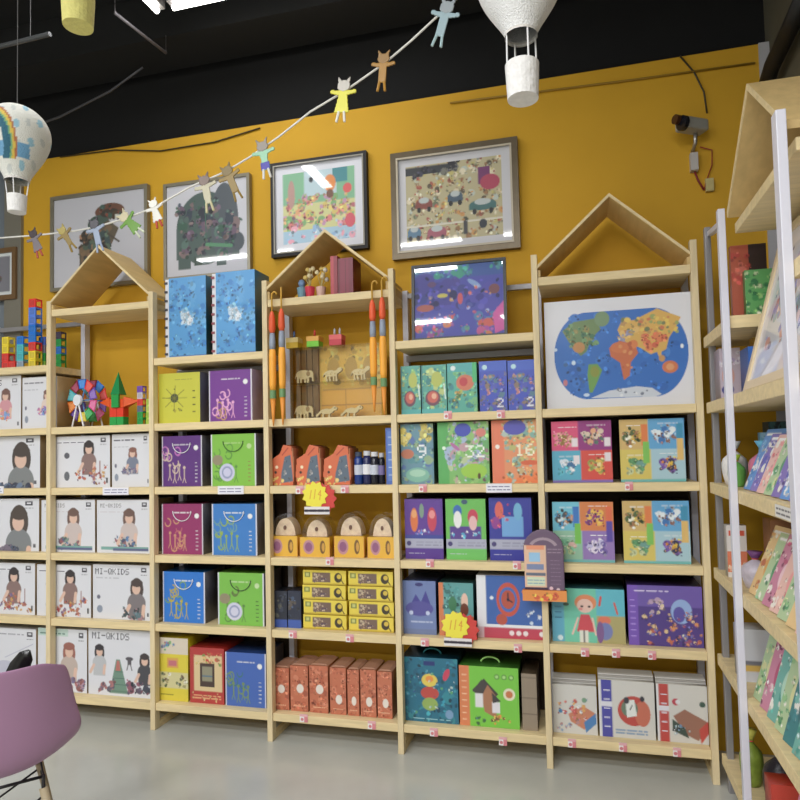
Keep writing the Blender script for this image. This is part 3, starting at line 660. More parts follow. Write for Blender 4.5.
# D row 5 bags
ob = [(272, 289, 668), (290.5, 308, 666), (309.5, 328, 666), (330, 346, 668), (347.5, 359, 670), (360.5, 376, 670), (377.5, 392, 672)]
ordn = ['leftmost', 'second from left', 'third from left', 'middle one', 'third from right, narrowest', 'second from right', 'rightmost']
for k, (x0, x1, yt) in enumerate(ob):
    a_, b_, H = place(x0, x1, yt, ZR[5]); W = b_-a_; ar = Art(W, H, (200, 112, 78), .0035)
    ar.blobs(40, 0, 0, 1, 1, [(206, 120, 84), (190, 98, 66), (214, 132, 98), (176, 92, 66)], .14, k+2); v = .5 if k < 3 else .68
    ar.ell(.55, v, .2, .1, (236, 226, 214)); ar.scribble(.2, .85, .8, .92, 1, (236, 190, 150), .003)
    t = thing('orange_pack', 'orange wrapped pack with white oval, %s of seven in the row' % ordn[k], 'toy pack', ((a_+b_)/2, YF, ZR[5]+.0006), group='orange wrapped packs')
    slab('pack_body', ar, .15, (166, 100, 70), parent=t, m=paintmat('shiny_wrap', .25), top=(160, 104, 76))
    MB().prism([(-W/2, H+.0006), (W/2, H+.0006), (W*.3, H+.008), (-W*.3, H+.008)], .01, .14).build('wrap_fold', mat('clear_wrap', (186, 140, 116), .2), t)

# ---- bay E
zE = 1.945
def picture(name, label, corners, Y, frame_w, frame_c, paint, bg, mat_w=.0, matc=(225, 225, 228), D=.03, tilt=0., fm=None, cell=.005, group=None, zbase=None, inner=None, glazed=True):
    (x0, yt), (x1, yt1), (x2, yb) = corners      # top-left, top-right, bottom-left photo points
    p0, p1, p2 = onY(x0, yt, Y), onY(x1, yt1, Y), onY(x2, yb, Y)
    W = p1.x-p0.x; zt = (p0.z+p1.z)/2; zb = p2.z if zbase is None else zbase; H = zt-zb
    t = thing(name, label, 'picture', ((p0.x+p1.x)/2, Y, zb+.0006+D*abs(math.sin(tilt))), group=group); t.rotation_euler = (tilt, 0, 0)
    fw = frame_w; mb = MB()
    mb.box((-W/2, 0, 0), (W/2, D, fw)).box((-W/2, 0, H-fw), (W/2, D, H)).box((-W/2, 0, fw), (-W/2+fw, D, H-fw)).box((W/2-fw, 0, fw), (W/2, D, H-fw))
    mb.build('frame', fm or plain(frame_c, .35), t)
    if inner:
        mb = MB(); q = fw*.86; e = fw+.005
        mb.box((-W/2+q, -.003, q), (W/2-q, -.0005, e)).box((-W/2+q, -.003, H-e), (W/2-q, -.0005, H-q)).box((-W/2+q, -.003, e), (-W/2+e, -.0005, H-e)).box((W/2-e, -.003, e), (W/2-q, -.0005, H-e))
        mb.build('frame_lip', plain(inner, .35), t)
    w2, h2 = W-2*fw-.001, H-2*fw-.001; ar = Art(w2, h2, matc if mat_w else bg, cell)
    if mat_w:
        sub = Art(w2-2*mat_w, h2-2*mat_w, bg, cell); paint(sub); mu, mv = mat_w/w2, mat_w/h2
        r0, c0 = int(mv*ar.h), int(mu*ar.w); ar.a[r0:r0+sub.h, c0:c0+sub.w] = sub.a[:ar.h-r0, :ar.w-c0]
    else: paint(ar)
    slab('artwork', ar, .004, matc, GLOSSY if glazed else CARD, t, (0, D*.35, fw+.0005))
    return t
def sea(a):
    a.rect(0, 0, 1, .18, (46, 84, 160)).blobs(14, 0, .02, 1, .14, [(60, 140, 150), (80, 110, 190), (50, 150, 130)], .06, 2)
    a.blobs(26, 0, .2, 1, .6, [(64, 60, 150), (74, 70, 170), (50, 60, 140)], .1, 3)
    a.ell(.68, .28, .09, .035, (130, 160, 210), .6).ell(.32, .42, .06, .03, (200, 190, 80)).ell(.12, .58, .1, .05, (170, 90, 80)).ell(.52, .48, .03, .08, (200, 80, 90)).ell(.9, .38, .06, .07, (120, 70, 80)).ell(.2, .25, .05, .04, (90, 60, 110))
    a.blobs(34, 0, .72, 1, 1, [(206, 90, 80), (150, 70, 150), (70, 120, 170), (210, 120, 70), (90, 150, 130), (190, 80, 140)], .05, 5); a.blobs(14, .1, .3, .9, .7, [(200, 160, 90), (160, 170, 220), (220, 110, 110)], .02, 9); a.poly([(.88, .72), (1, .55), (1, .95), (.9, 1)], (206, 80, 160))
picture('framed_picture', 'black-framed purple underwater picture standing on the fourth bay top shelf', [(410, 264), (505, 256.5), (411, 338)], .05, .014, (18, 24, 28), sea, (66, 70, 170), tilt=-.06, zbase=zE, D=.02)
def teal_d(s):
    def f(a):
        a.blobs(40, 0, .05, 1, .95, [(80, 166, 150), (110, 190, 160), (150, 200, 120), (60, 140, 140), (190, 206, 130)], .13, s); a.ell(.45, .68, .3, .16, (110, 70, 90)).ell(.45, .66, .22, .12, (206, 96, 84)).ell(.5, .64, .1, .06, (236, 180, 150))
        a.ell(.62, .3, .22, .16, (186, 196, 90)); a.rect(0, 0, .06, 1, (60, 130, 134)).rect(0, .9, 1, 1, (80, 180, 180)); a.line(.9, .4, .95, .7, .006, (220, 240, 235))
    return f
def teal_e(a):
    a.blobs(30, 0, .2, 1, .95, [(80, 170, 160), (120, 190, 130), (60, 140, 150)], .12, 8); a.rect(0, 0, 1, .18, (80, 176, 176)).circ(.2, .1, .05, (225, 240, 240)); a.ell(.6, .4, .3, .16, (214, 120, 90)).ell(.55, .38, .14, .09, (200, 60, 70)).blobs(8, .2, .5, .9, .9, [(190, 190, 90), (220, 160, 80), (90, 130, 80)], .09, 3); a.rect(.85, 0, 1, .4, (70, 190, 120))
def blue2(a):
    a.rect(0, 0, 1, .2, (66, 100, 206)).circ(.2, .12, .05, (190, 230, 240)); a.blobs(40, 0, .25, 1, 1, [(80, 90, 190), (110, 110, 160), (60, 70, 180), (140, 120, 110), (90, 130, 150)], .1, 4); a.blobs(14, .1, .3, .9, .9, [(190, 160, 120), (200, 130, 130)], .05, 5); a.text(.62, .74, .18, '2', (236, 240, 250))
JG = 'jigsaw puzzle boxes in the bay below the underwater picture'
JB = lambda x0, x1, yt, r, fn, bg, lab, **k: carton('puzzle_box', lab, 'puzzle box', JG, x0, x1, yt, ZR[r], fn, bg, **k)
JB(401, 420.5, 366, 1, teal_d(3), (86, 170, 156), 'teal puzzle box with red flower, leftmost under the underwater picture')
JB(421.5, 446.5, 365, 1, teal_d(4), (86, 170, 156), 'teal puzzle box with red flower, second from left')
JB(447.5, 477, 363, 1, teal_e, (84, 176, 160), 'teal puzzle box with orange creature, left of the blue pair')
JB(479.5, 507, 361, 1, blue2, (62, 84, 196), 'blue puzzle box numbered 2, left of the pair'); JB(508, 538, 360, 1, blue2, (62, 84, 196), 'blue puzzle box numbered 2, right of the pair beside the upright')
def p9(a): a.blobs(40, 0, 0, 1, 1, [(90, 150, 160), (120, 170, 160), (90, 120, 180), (150, 180, 140)], .12, 3); a.blobs(10, 0, .05, .3, .3, [(220, 200, 90), (236, 220, 130)], .1, 4).blobs(6, .6, .05, .95, .3, [(220, 200, 90), (200, 190, 110)], .1, 5).ell(.2, .5, .2, .08, (200, 120, 90)); a.ell(.5, .85, .36, .12, (130, 190, 170)).ell(.5, .82, .25, .06, (170, 214, 190)); a.text(.5, .35, .22, '9', (240, 244, 246))
def p32(a): a.rect(0, 0, .22, 1, (90, 180, 96)); a.blobs(60, .22, 0, 1, 1, [(150, 200, 120), (190, 206, 160), (110, 180, 110), (200, 160, 170), (170, 190, 220)], .09, 5); a.ell(.5, .13, .16, .11, (66, 80, 190)).ell(.7, .8, .25, .12, (160, 210, 70)).circ(.12, .42, .03, (230, 250, 230)).ell(.34, .4, .12, .03, (190, 110, 170), .7).ell(.85, .18, .1, .07, (220, 130, 120)); a.text(.54, .38, .2, '32', (240, 246, 236)); a.ell(.8, .88, .03, .05, (90, 60, 40))
def p16(a): a.rect(0, 0, .26, 1, (236, 128, 92)); a.blobs(50, .28, 0, 1, 1, [(190, 190, 120), (206, 180, 130), (130, 180, 170), (232, 170, 110), (180, 200, 190)], .09, 6); a.ell(.5, .12, .24, .12, (84, 84, 186)); a.blobs(8, .3, .85, 1, 1, [(240, 130, 70)], .1, 3); a.ell(.8, .68, .2, .04, (220, 100, 60)); a.circ(.12, .42, .035, (250, 240, 230)); a.text(.5, .38, .19, '16', (244, 240, 210))
JB(401, 433.5, 424, 2, p9, (104, 150, 170), 'blue-green puzzle box numbered 9'); JB(438, 489, 422, 2, p32, (130, 194, 110), 'green puzzle box numbered 32'); JB(492, 539, 420, 2, p16, (232, 150, 104), 'orange puzzle box numbered 16')
def puz3(c2, sky_, art):
    def f(a):
        art(a); a.rect(0, .66, 1, .82, (176, 178, 200)).scribble(.3, .7, .95, .79, 2, (130, 130, 160), .003).circ(.1, .74, .04, (70, 60, 120)); a.rect(0, .82, 1, 1, c2); a.scribble(.1, .88, .5, .93, 1, (200, 200, 220), .003)
    return f
def u1(a): a.rect(0, 0, 1, .66, (98, 56, 156)); a.ell(.25, .35, .1, .2, (230, 120, 60)).ell(.25, .25, .07, .07, (240, 170, 110)).ell(.72, .34, .12, .2, (206, 60, 90)).ell(.72, .26, .08, .07, (240, 150, 150)).ell(.45, .2, .06, .12, (130, 160, 140)).blobs(8, .3, .5, .9, .64, [(240, 240, 250), (210, 90, 150), (90, 140, 220)], .05, 3).rect(0, .6, 1, .66, (60, 70, 160))
def u2(a): a.rect(0, 0, 1, .66, (110, 196, 90)); a.rect(.1, .45, .88, .66, (90, 60, 150)).ell(.3, .2, .11, .1, (50, 110, 190)).ell(.3, .34, .1, .14, (240, 240, 240)).ell(.68, .3, .13, .13, (206, 60, 90)).ell(.68, .4, .1, .12, (236, 190, 190)).blobs(6, .15, .5, .85, .62, [(240, 240, 250), (90, 180, 220)], .05, 3).ell(.48, .05, .08, .04, (60, 90, 120))
def u3(a): a.rect(0, 0, 1, .66, (46, 54, 160)); a.rect(.3, .3, .8, .62, (110, 170, 226)).ell(.68, .22, .1, .14, (110, 180, 220)).ell(.24, .2, .1, .14, (226, 100, 90)).ell(.15, .4, .1, .1, (150, 60, 150)).blobs(8, .05, .05, .5, .5, [(230, 120, 90), (190, 60, 120)], .04, 3)
JB(405, 443, 499, 3, puz3((86, 44, 150), None, u1), (98, 56, 156), 'purple boxed puzzle with two orange and red animals', side=(50, 30, 90)); JB(446, 486, 499, 3, puz3((110, 200, 96), None, u2), (110, 196, 90), 'green boxed puzzle between the purple and navy ones', side=(60, 110, 60)); JB(489.5, 532, 498, 3, puz3((40, 44, 160), None, u3), (46, 54, 160), 'navy boxed puzzle with pale blue castle, left of the arched sign', side=(24, 26, 90))
def gb(a): a.poly([(.15, .55), (.4, .25), (.55, .4), (.7, .18), (.9, .55)], (66, 62, 150)).ell(.5, .52, .42, .14, (84, 80, 160)).circ(.25, .6, .04, (200, 210, 240)).circ(.75, .6, .04, (200, 210, 240)); a.ell(.5, .07, .12, .035, (50, 50, 120)); a.scribble(.25, .74, .88, .79, 1, (200, 210, 235), .006); a.rect(0, .9, 1, 1, (110, 126, 170))
JB(403, 436, 581, 4, gb, (112, 132, 186), 'dusty blue puzzle box with mountains, left end above the teal case', side=(60, 70, 110))
def to(a): a.rect(0, 0, .14, 1, (224, 130, 80)).blobs(24, .18, .05, .95, .7, [(80, 160, 160), (110, 180, 170), (60, 120, 120)], .1, 3); a.ell(.75, .35, .1, .16, (240, 200, 180)).ell(.4, .4, .12, .14, (60, 130, 90)).ell(.74, .5, .12, .12, (120, 60, 40)).rect(.14, .62, 1, 1, (206, 110, 70)).blobs(8, .2, .6, .9, .95, [(240, 180, 90), (90, 90, 120)], .08, 5)
JB(439, 473.5, 583, 4, to, (94, 166, 166), 'teal and orange puzzle box behind the starburst sign', side=(50, 90, 90))
def clock(a):
    a.rect(0, 0, .14, 1, (236, 238, 244)).scribble(.05, .08, .09, .8, 6, (60, 70, 110), .005); a.ell(.66, .42, .52, .52, (52, 100, 180)).rect(.14, .78, 1, .83, (236, 238, 244)); a.rect(0, 0, .13, .83, (236, 238, 244)); a.ell(.46, .38, .17, .27, (206, 80, 60)).ell(.46, .38, .13, .2, (66, 110, 190)).ell(.46, .38, .1, .15, (190, 80, 60)).line(.46, .38, .46, .28, .006, (20, 20, 50)).line(.46, .38, .52, .42, .006, (20, 20, 50)).ell(.46, .38, .02, .03, (30, 30, 60))
    a.ell(.36, .7, .08, .09, (190, 80, 60)).circ(.22, .36, .03, (230, 240, 250)); a.ell(.78, .25, .12, .06, (220, 120, 60)); a.blobs(7, .72, .5, .95, .74, [(210, 225, 245), (240, 240, 250)], .025, 4); a.rect(.1, .83, 1, 1, (196, 56, 84)).rect(0, .83, .1, 1, (226, 190, 200))
    for u in (.5, .6, .7): a.circ(u, .91, .04, (240, 226, 230))
    a.circ(.93, .91, .04, (240, 236, 240))
JB(477, 546, 576, 4, clock, (52, 100, 180), 'white and blue box with red clock dial', side=(200, 200, 210))
def octo(a): a.blobs(50, 0, 0, 1, 1, [(18, 110, 140), (24, 126, 150), (20, 96, 126), (40, 140, 156)], .1, 3); a.ell(.5, .35, .14, .1, (232, 206, 80)).ell(.5, .33, .07, .05, (240, 150, 60)).ell(.5, .55, .16, .1, (196, 70, 60)).ell(.5, .72, .14, .1, (150, 180, 90)).ell(.8, .25, .05, .1, (206, 60, 90), .4).ell(.84, .86, .07, .07, (120, 160, 200)).blobs(26, .05, .1, .95, .9, [(70, 160, 190), (200, 220, 210), (30, 70, 130), (90, 170, 110)], .025, 7); a.rect(.4, .05, .6, .12, (30, 50, 120)); a.scribble(.2, .93, .85, .97, 1, (150, 200, 214), .004)
JB(402, 458, 658, 5, octo, (20, 112, 140), 'teal boxed kit with yellow sun creature and carrying handle', side=(10, 60, 80), handle=((40, 130, 140), 'top'))
def bird(a):
    a.rect(0, 0, .17, 1, (226, 130, 80)).scribble(.05, .1, .12, .95, 8, (246, 200, 160), .005); a.poly([(.22, .4), (.42, .2), (.66, .45), (.6, .5), (.42, .28), (.27, .45)], (62, 56, 56)); a.poly([(.22, .42), (.38, .22), (.5, .3), (.38, .5)], (70, 64, 64)); a.poly([(.38, .5), (.48, .3), (.62, .48), (.62, .85), (.42, .75)], (176, 120, 84)); a.rect(.27, .45, .4, .68, (230, 228, 232)).rect(.55, .58, .68, .76, (232, 228, 236)).poly([(.55, .42), (.7, .56), (.56, .6)], (66, 60, 62))
    for u in (.64, .76, .88): a.circ(u, .16, .045, (90, 150, 60)).circ(u, .16, .028, (170, 220, 130))
    a.circ(.84, .44, .1, (236, 230, 200)).circ(.84, .44, .06, (206, 120, 70)); a.blobs(9, .55, .78, .9, .94, [(230, 150, 60), (240, 190, 90), (120, 80, 50)], .04, 3); a.blobs(5, .25, .82, .45, .95, [(60, 110, 60), (60, 90, 120)], .03, 4)
JB(459.5, 519, 667, 5, bird, (122, 206, 62), 'green boxed kit with birdhouse picture and carrying handle', side=(70, 130, 50), handle=((170, 226, 130), 'top'))
JB(522, 537, 674, 5, lambda a: a.rect(0, .06, 1, .08, (110, 96, 80)).rect(0, .42, 1, .44, (110, 96, 80)).rect(0, .7, 1, .72, (120, 104, 86)), (150, 134, 114), 'plain brown cardboard box end beside the birdhouse kit', side=(90, 76, 60))

# ---- bay F
def world(a):
    s = (38, 110, 196); a.ell(.285, .52, .225, .4, s).ell(.715, .52, .225, .4, s).rect(.28, .12, .72, .92, s); a.blobs(60, .12, .15, .88, .85, [(46, 120, 206), (34, 100, 186), (60, 130, 210)], .03, 3)
    g = (112, 140, 90); a.poly([(.12, .28), (.2, .2), (.34, .18), (.38, .28), (.32, .36), (.28, .48), (.24, .52), (.2, .46), (.16, .38)], g); a.ell(.39, .19, .05, .07, (120, 150, 110)); a.blobs(24, .14, .22, .36, .44, [(90, 130, 80), (150, 140, 80), (120, 160, 110), (70, 120, 90)], .02, 4); a.ell(.23, .44, .04, .05, (196, 140, 80))
    a.poly([(.29, .6), (.35, .6), (.38, .66), (.34, .78), (.31, .86), (.29, .86), (.28, .7)], (110, 160, 80)); a.ell(.33, .67, .03, .05, (140, 150, 60))
    y = (222, 176, 84); a.poly([(.52, .22), (.6, .22), (.75, .13), (.9, .22), (.86, .32), (.82, .4), (.8, .5), (.77, .52), (.76, .6), (.74, .52), (.7, .54), (.64, .48), (.52, .4), (.49, .3)], y); a.blobs(60, .52, .2, .88, .36, [(232, 200, 90), (120, 130, 90), (210, 120, 80), (160, 170, 100), (196, 150, 90)], .016, 6); a.blobs(14, .66, .34, .8, .48, [(214, 100, 70), (226, 130, 80)], .025, 7); a.blobs(10, .5, .3, .62, .4, [(230, 190, 110), (150, 150, 180)], .02, 8)
    a.poly([(.43, .46), (.5, .4), (.6, .44), (.62, .52), (.57, .6), (.56, .72), (.52, .76), (.5, .6), (.44, .54)], (206, 110, 66)); a.ell(.5, .46, .06, .05, (214, 120, 70)).ell(.59, .44, .03, .04, (222, 130, 70)).blobs(8, .46, .42, .58, .66, [(222, 150, 90), (190, 96, 60)], .016, 9)
    a.ell(.82, .66, .05, .055, (214, 120, 72)).ell(.82, .66, .025, .03, (226, 160, 110)); a.ell(.77, .58, .02, .03, (200, 150, 90)); a.ell(.9, .48, .01, .02, (230, 240, 245)).ell(.19, .58, .014, .02, (210, 230, 245)).ell(.13, .76, .015, .03, (196, 120, 130)).ell(.27, .88, .02, .015, (200, 220, 240)).ell(.07, .45, .012, .015, (200, 220, 240))
    a.poly([(.3, .91), (.42, .85), (.6, .82), (.7, .84), (.76, .9), (.72, .92)], (206, 214, 226)); a.blobs(10, .45, .84, .7, .9, [(120, 130, 150), (230, 234, 240)], .012, 5)
a_, b_, H = place(545, 699, 296, ZR[1], .05); ar = Art(b_-a_-.005, H-.003, (226, 227, 234), .004); world(ar)
# sheet sizes from the photo: map stands on the shelf
o = slab('world_map_poster', ar, .012, (214, 214, 220), m=paintmat('laminated', .3), loc=((a_+b_)/2, .055, ZR[1]+.0006)); tag(o, 'white board printed with a blue oval illustrated world map', 'poster')
def four(p1, p2, p3, p4, base=(110, 190, 190)):
    def f(a):
        a.rect(0, 0, .45, .48, p1[0]).rect(.45, 0, 1, .48, p2[0]).rect(0, .48, .48, .96, p3[0]).rect(.48, .48, 1, .96, p4[0])
        for (u, v, q, sd) in ((.02, .08, p1, 3), (.5, .06, p2, 4), (.02, .56, p3, 5), (.52, .54, p4, 6)):
            a.blobs(22, u+.06, v+.1, u+.34, v+.3, q[1], .05, sd+len(q[1])); a.scribble(u+.1, v, u+.4, v+.03, 1, (240, 240, 240), .003); 
        for (u, v, q) in ((.34, .28, p1), (.88, .28, p2), (.36, .56, p3), (.88, .52, p4)): a.rect(u, v-.2 if len(q) > 2 else v, u+.1, v+.14, q[2] if len(q) > 2 else (235, 225, 230))
        a.rect(0, .96, 1, 1, base)
    return f
pk = four(((222, 76, 124), [(230, 190, 150), (240, 130, 160), (150, 120, 60)]), ((150, 50, 130), [(220, 200, 180), (90, 120, 110), (230, 170, 130), (120, 60, 90)]), ((84, 176, 206), [(60, 110, 160), (220, 230, 240), (90, 190, 210)]), ((220, 76, 66), [(230, 190, 80), (200, 90, 60), (150, 160, 80), (240, 220, 160)]), (130, 110, 190))
ms = four(((214, 180, 110), [(90, 110, 70), (230, 190, 70), (240, 236, 210), (170, 120, 80)], (230, 130, 70)), ((96, 170, 220), [(230, 240, 245), (150, 110, 100), (60, 120, 190), (200, 220, 235)], (60, 150, 190)), ((220, 200, 96), [(110, 160, 150), (90, 150, 100), (200, 210, 160)], (130, 200, 90)), ((170, 206, 220), [(60, 60, 90), (236, 150, 50), (120, 90, 170), (230, 190, 60)], (230, 190, 110)))
b4 = four(((110, 196, 220), [(70, 80, 90), (230, 160, 90), (210, 230, 240), (60, 150, 200)], (50, 120, 200)), ((220, 130, 70), [(170, 50, 110), (240, 190, 80), (120, 60, 130)], (230, 110, 70)), ((150, 200, 170), [(220, 180, 170), (120, 190, 150), (190, 210, 150)], (120, 200, 80)), ((150, 120, 190), [(230, 220, 240), (110, 90, 170), (196, 190, 230)], (90, 70, 170)))
PG = 'shrink-wrapped sets of four small puzzle boxes'
for (x0, x1, yt, r, f, lab, bt) in ((552, 612, 421, 2, pk, 'pink, purple, blue and red four-panel puzzle set under the world map', 0), (620, 685, 419, 2, ms, 'orange, blue and green four-panel puzzle set, upper right beside the upright', 0),
                            (553, 614, 502, 3, b4, 'blue, orange and violet four-panel puzzle set right of the arched sign', 0), (623, 690, 501, 3, ms, 'orange, blue and green four-panel puzzle set, lower right of the two alike', 0)):
    o = carton('puzzle_set', lab, 'puzzle box', PG, x0, x1, yt, ZR[r], f, (200, 200, 200), D=.2, side=(60, 50, 60), m=paintmat('shrink_wrapped', .22), handle=None)
def girl(a): a.rect(0, 0, .17, 1, (90, 176, 206)).scribble(.05, .3, .13, .6, 3, (50, 120, 160), .006).circ(.11, .93, .05, (220, 240, 245)); a.rect(.17, 0, .62, 1, (110, 206, 178)).rect(.62, 0, 1, .5, (90, 190, 210)).rect(.62, .5, 1, 1, (180, 170, 110)); a.ell(.47, .26, .15, .15, (232, 140, 90)).ell(.46, .32, .11, .13, (240, 200, 186)).ell(.42, .33, .02, .02, (60, 40, 40)).ell(.52, .33, .02, .02, (60, 40, 40)).ell(.4, .38, .03, .02, (230, 130, 130)); a.poly([(.4, .48), (.52, .48), (.6, .8), (.34, .8)], (214, 70, 84)).line(.36, .55, .28, .85, .008, (240, 200, 186)).line(.56, .55, .6, .85, .008, (240, 200, 186)); a.rect(.38, .78, .5, 1, (230, 230, 220)).rect(.43, .78, .45, 1, (50, 50, 70)); a.ell(.72, .58, .09, .08, (230, 120, 90)).ell(.73, .78, .1, .16, (120, 130, 190)).ell(.66, .8, .05, .2, (130, 90, 150)); a.line(.68, .15, .66, .3, .01, (220, 70, 60)).line(.86, .25, .9, .45, .008, (220, 80, 60)).ell(.2, .3, .04, .03, (60, 80, 60))
carton('puzzle_box', 'teal puzzle box with orange-haired girl', 'puzzle box', None, 552, 625, 589, ZR[4], girl, (100, 190, 190), D=.2, side=(40, 70, 80), top=(60, 120, 130))
def night(a): a.rect(0, 0, .14, 1, (120, 80, 190)).scribble(.04, .2, .1, .9, 7, (180, 150, 230), .005); a.rect(.14, .35, 1, 1, (80, 56, 140)).ell(.72, .42, .14, .2, (150, 180, 232)).ell(.69, .47, .08, .13, (90, 80, 170)); a.blobs(56, .2, .45, .98, .97, [(226, 150, 90), (150, 70, 120), (230, 200, 150), (60, 44, 110), (200, 110, 80), (120, 120, 190)], .032, 4); a.blobs(8, .3, .25, .5, .45, [(230, 210, 170), (190, 160, 190)], .04, 6); a.scribble(.1, .07, .55, .11, 1, (220, 210, 240), .005)
carton('puzzle_box', 'purple puzzle box with blue crescent moon and animal crowd', 'puzzle box', None, 628, 703, 586, ZR[4], night, (110, 86, 176), D=.2, side=(40, 26, 70), top=(70, 50, 120))
def kit(p, cx=.55, spn=None):
    def f(a):
        if spn: a.rect(0, 0, .05, 1, (228, 228, 230)).rect(.05, 0, .24, 1, spn).rect(.05, .38, .24, .47, (226, 226, 236)).scribble(.1, .1, .2, .9, 5, (226, 226, 240), .005)
        p(a)
    return f
def k1(a): a.poly([(.35, .6), (.7, .42), (.95, .55), (.98, .72), (.7, .9), (.4, .75)], (206, 130, 96)).poly([(.7, .75), (.97, .55), (.98, .76), (.74, .96)], (70, 130, 190)); a.blobs(24, .08, .3, .75, .7, [(70, 140, 190), (226, 170, 90), (200, 90, 80), (220, 120, 120), (240, 240, 240)], .05, 3); a.circ(.72, .3, .05, (120, 160, 130)); a.blobs(10, .1, .75, .6, .95, [(190, 140, 140), (140, 170, 200)], .04, 8)
def k2(a): a.ell(.62, .52, .28, .26, (196, 70, 60)).ell(.78, .56, .14, .22, (206, 110, 84)).ell(.55, .48, .15, .15, (110, 130, 110)).poly([(.48, .34), (.64, .32), (.68, .6), (.5, .64)], (232, 236, 232)); a.ell(.5, .34, .05, .06, (60, 60, 70)).ell(.78, .3, .04, .05, (50, 50, 60)); a.scribble(.3, .84, .85, .94, 2, (90, 140, 190), .006); a.line(.56, .5, .6, .42, .004, (60, 60, 60))
def k3(a): a.poly([(.32, .55), (.55, .42), (1, .62), (.92, .8), (.8, .95), (.55, .85)], (160, 110, 90)).poly([(.3, .6), (.55, .75), (.62, .92), (.3, .8)], (60, 80, 70)).poly([(.82, .75), (1, .6), (1, .82), (.85, 1)], (200, 70, 60)); a.circ(.38, .3, .06, (196, 60, 80)).circ(.42, .3, .04, (226, 226, 230)).circ(.9, .32, .05, (60, 90, 80)); a.blobs(10, .32, .68, .7, .85, [(110, 150, 190), (200, 220, 220), (40, 50, 60)], .04, 3)
def lid(x0, x1, yt, f, lab, bg=(214, 212, 206), Y=.05):
    a_, b_, H = place(x0, x1, yt+13, ZR[5], Y); W = b_-a_; t = thing('craft_kit_box', lab, 'craft kit', ((a_+b_)/2, Y, ZR[5]+.0006), group='white craft kit boxes on the bottom shelf under the map')
    ar = Art(W, H-.001, bg); f(ar); slab('box_body', ar, .1, (190, 186, 178), parent=t, top=bg)
    for k in range(3): MB().box((-W/2, .02+.004*k, H+.0012*k+.005*k), (W/2, .1, H+.005+.0062*k)).build('lid_layer', plain([(196, 194, 190), (170, 166, 160), (204, 202, 198)][k]), t)
lid(553, 597, 672, kit(k1), 'white craft kit box with blue and orange toy tray picture'); lid(599, 655, 668, kit(k2, spn=(72, 72, 170)), 'white craft kit box with purple spine and red animal toy'); lid(657, 708, 672, kit(k3, spn=(196, 66, 60)), 'white craft kit box with red spine and wooden case picture')

# arched hanging sign on the upright
p0 = onY(545, 600, -.03); k = (onY(555, 560, -.03).x-onY(545, 560, -.03).x)/10
W, H = 43*k, 73*k
t = thing('arched_sign', 'arched purple cardboard sign hanging on the upright left of the four-panel sets', 'sign', (p0.x, -.04, p0.z))
a = Art(W, H, None, .003); c = (108, 84, 112)
a.ell(.5, .30, .47, .28, c).rect(.05, .28, .96, .86, c).ring(.5, .30, .36, .17, .22, (168, 146, 160), .2, 2.9); a.scribble(.6, .27, .92, .36, 2, (160, 136, 156), .004); a.scribble(.66, .42, .88, .8, 7, (142, 116, 142), .003)
a.rect(.05, .24, .56, .84, (232, 190, 160)).rect(.1, .24, .52, .30, (236, 150, 110)).rect(.16, .34, .42, .47, (150, 200, 236)).rect(.1, .5, .5, .58, (126, 140, 180)).rect(.08, .62, .54, .66, (100, 110, 130)).rect(.1, .68, .52, .8, (214, 226, 196)).scribble(.12, .7, .5, .79, 2, (120, 170, 190), .004); a.rect(.05, .82, .58, .86, (60, 40, 70)); a.circ(.66, .83, .025, (236, 200, 210)).circ(.82, .85, .025, (236, 210, 214))
slab('sign_board', a, .012, (80, 60, 84), parent=t, loc=(0, 0, 0))
a = Art(W*1.02, H*.15, (236, 146, 60), .003); a.blobs(8, .3, .3, .8, .8, [(246, 190, 60), (220, 90, 50)], .08, 3); slab('sign_base', a, .03, (206, 110, 40), parent=t, loc=(0, -.012, -.001))
MB().tube([(0, .0125, H*.8), (0, .033, H*.84)], .003, 6).build('hook', STEEL, t)

# ------------------------------------------------------------ toys on top of the left bays
zA = 1.943
def tower(x, ybase, cols, lab, wpx=7, Y=.08, z=zA, hollow=True, n2=1):
    p = onY(x, ybase, Y); s = wpx*(p-Vector(CAM)).length/640; t = thing('magnetic_tile_tower', lab, 'block tower', (p.x, Y, z+.0006), group='magnetic tile towers on the left shelves')
    for i, c in enumerate(cols):
        for j in range(n2 if i < len(cols)-3 or n2 == 1 else 1):
            if c is None: continue
            mb = MB(); x0 = (j-(n2-1)/2)*s-s/2; z0 = i*s; e = s*.16
            for yy in (0, s*.96-.004):
                mb.box((x0, yy, z0), (x0+s*.96, yy+.004, z0+e)).box((x0, yy, z0+s*.98-e), (x0+s*.96, yy+.004, z0+s*.98)).box((x0, yy, z0+e), (x0+e, yy+.004, z0+s*.98-e)).box((x0+s*.96-e, yy, z0+e), (x0+s*.96, yy+.004, z0+s*.98-e))
            for xx in (x0, x0+s*.96-.004): mb.box((xx, .0045, z0), (xx+.004, s*.96-.005, z0+e)).box((xx, .0045, z0+s*.98-e), (xx+.004, s*.96-.005, z0+s*.98))
            fr = mb.build('tile_frame', plain(c, .3), t)
            MB().box((x0+e, .0015, z0+e), (x0+s*.96-e, .0028, z0+s*.98-e)).build('tile_pane', plain(tuple(int(q*.8+20) for q in c), .2), fr)
    return t
Rr, Yy, Bb, Gg, Oo, Vv, Cc = (226, 60, 56), (240, 216, 60), (40, 120, 214), (40, 160, 76), (240, 130, 50), (120, 80, 180), (80, 190, 200)
tower(8.5, 365, [Rr, Rr, Yy, Yy], 'red and yellow magnetic tile tower, far left top shelf', 7, n2=2)
tower(20, 365, [(150, 170, 190), Cc, Cc, Bb], 'blue and cyan magnetic tile tower next to the red and yellow one', 7)
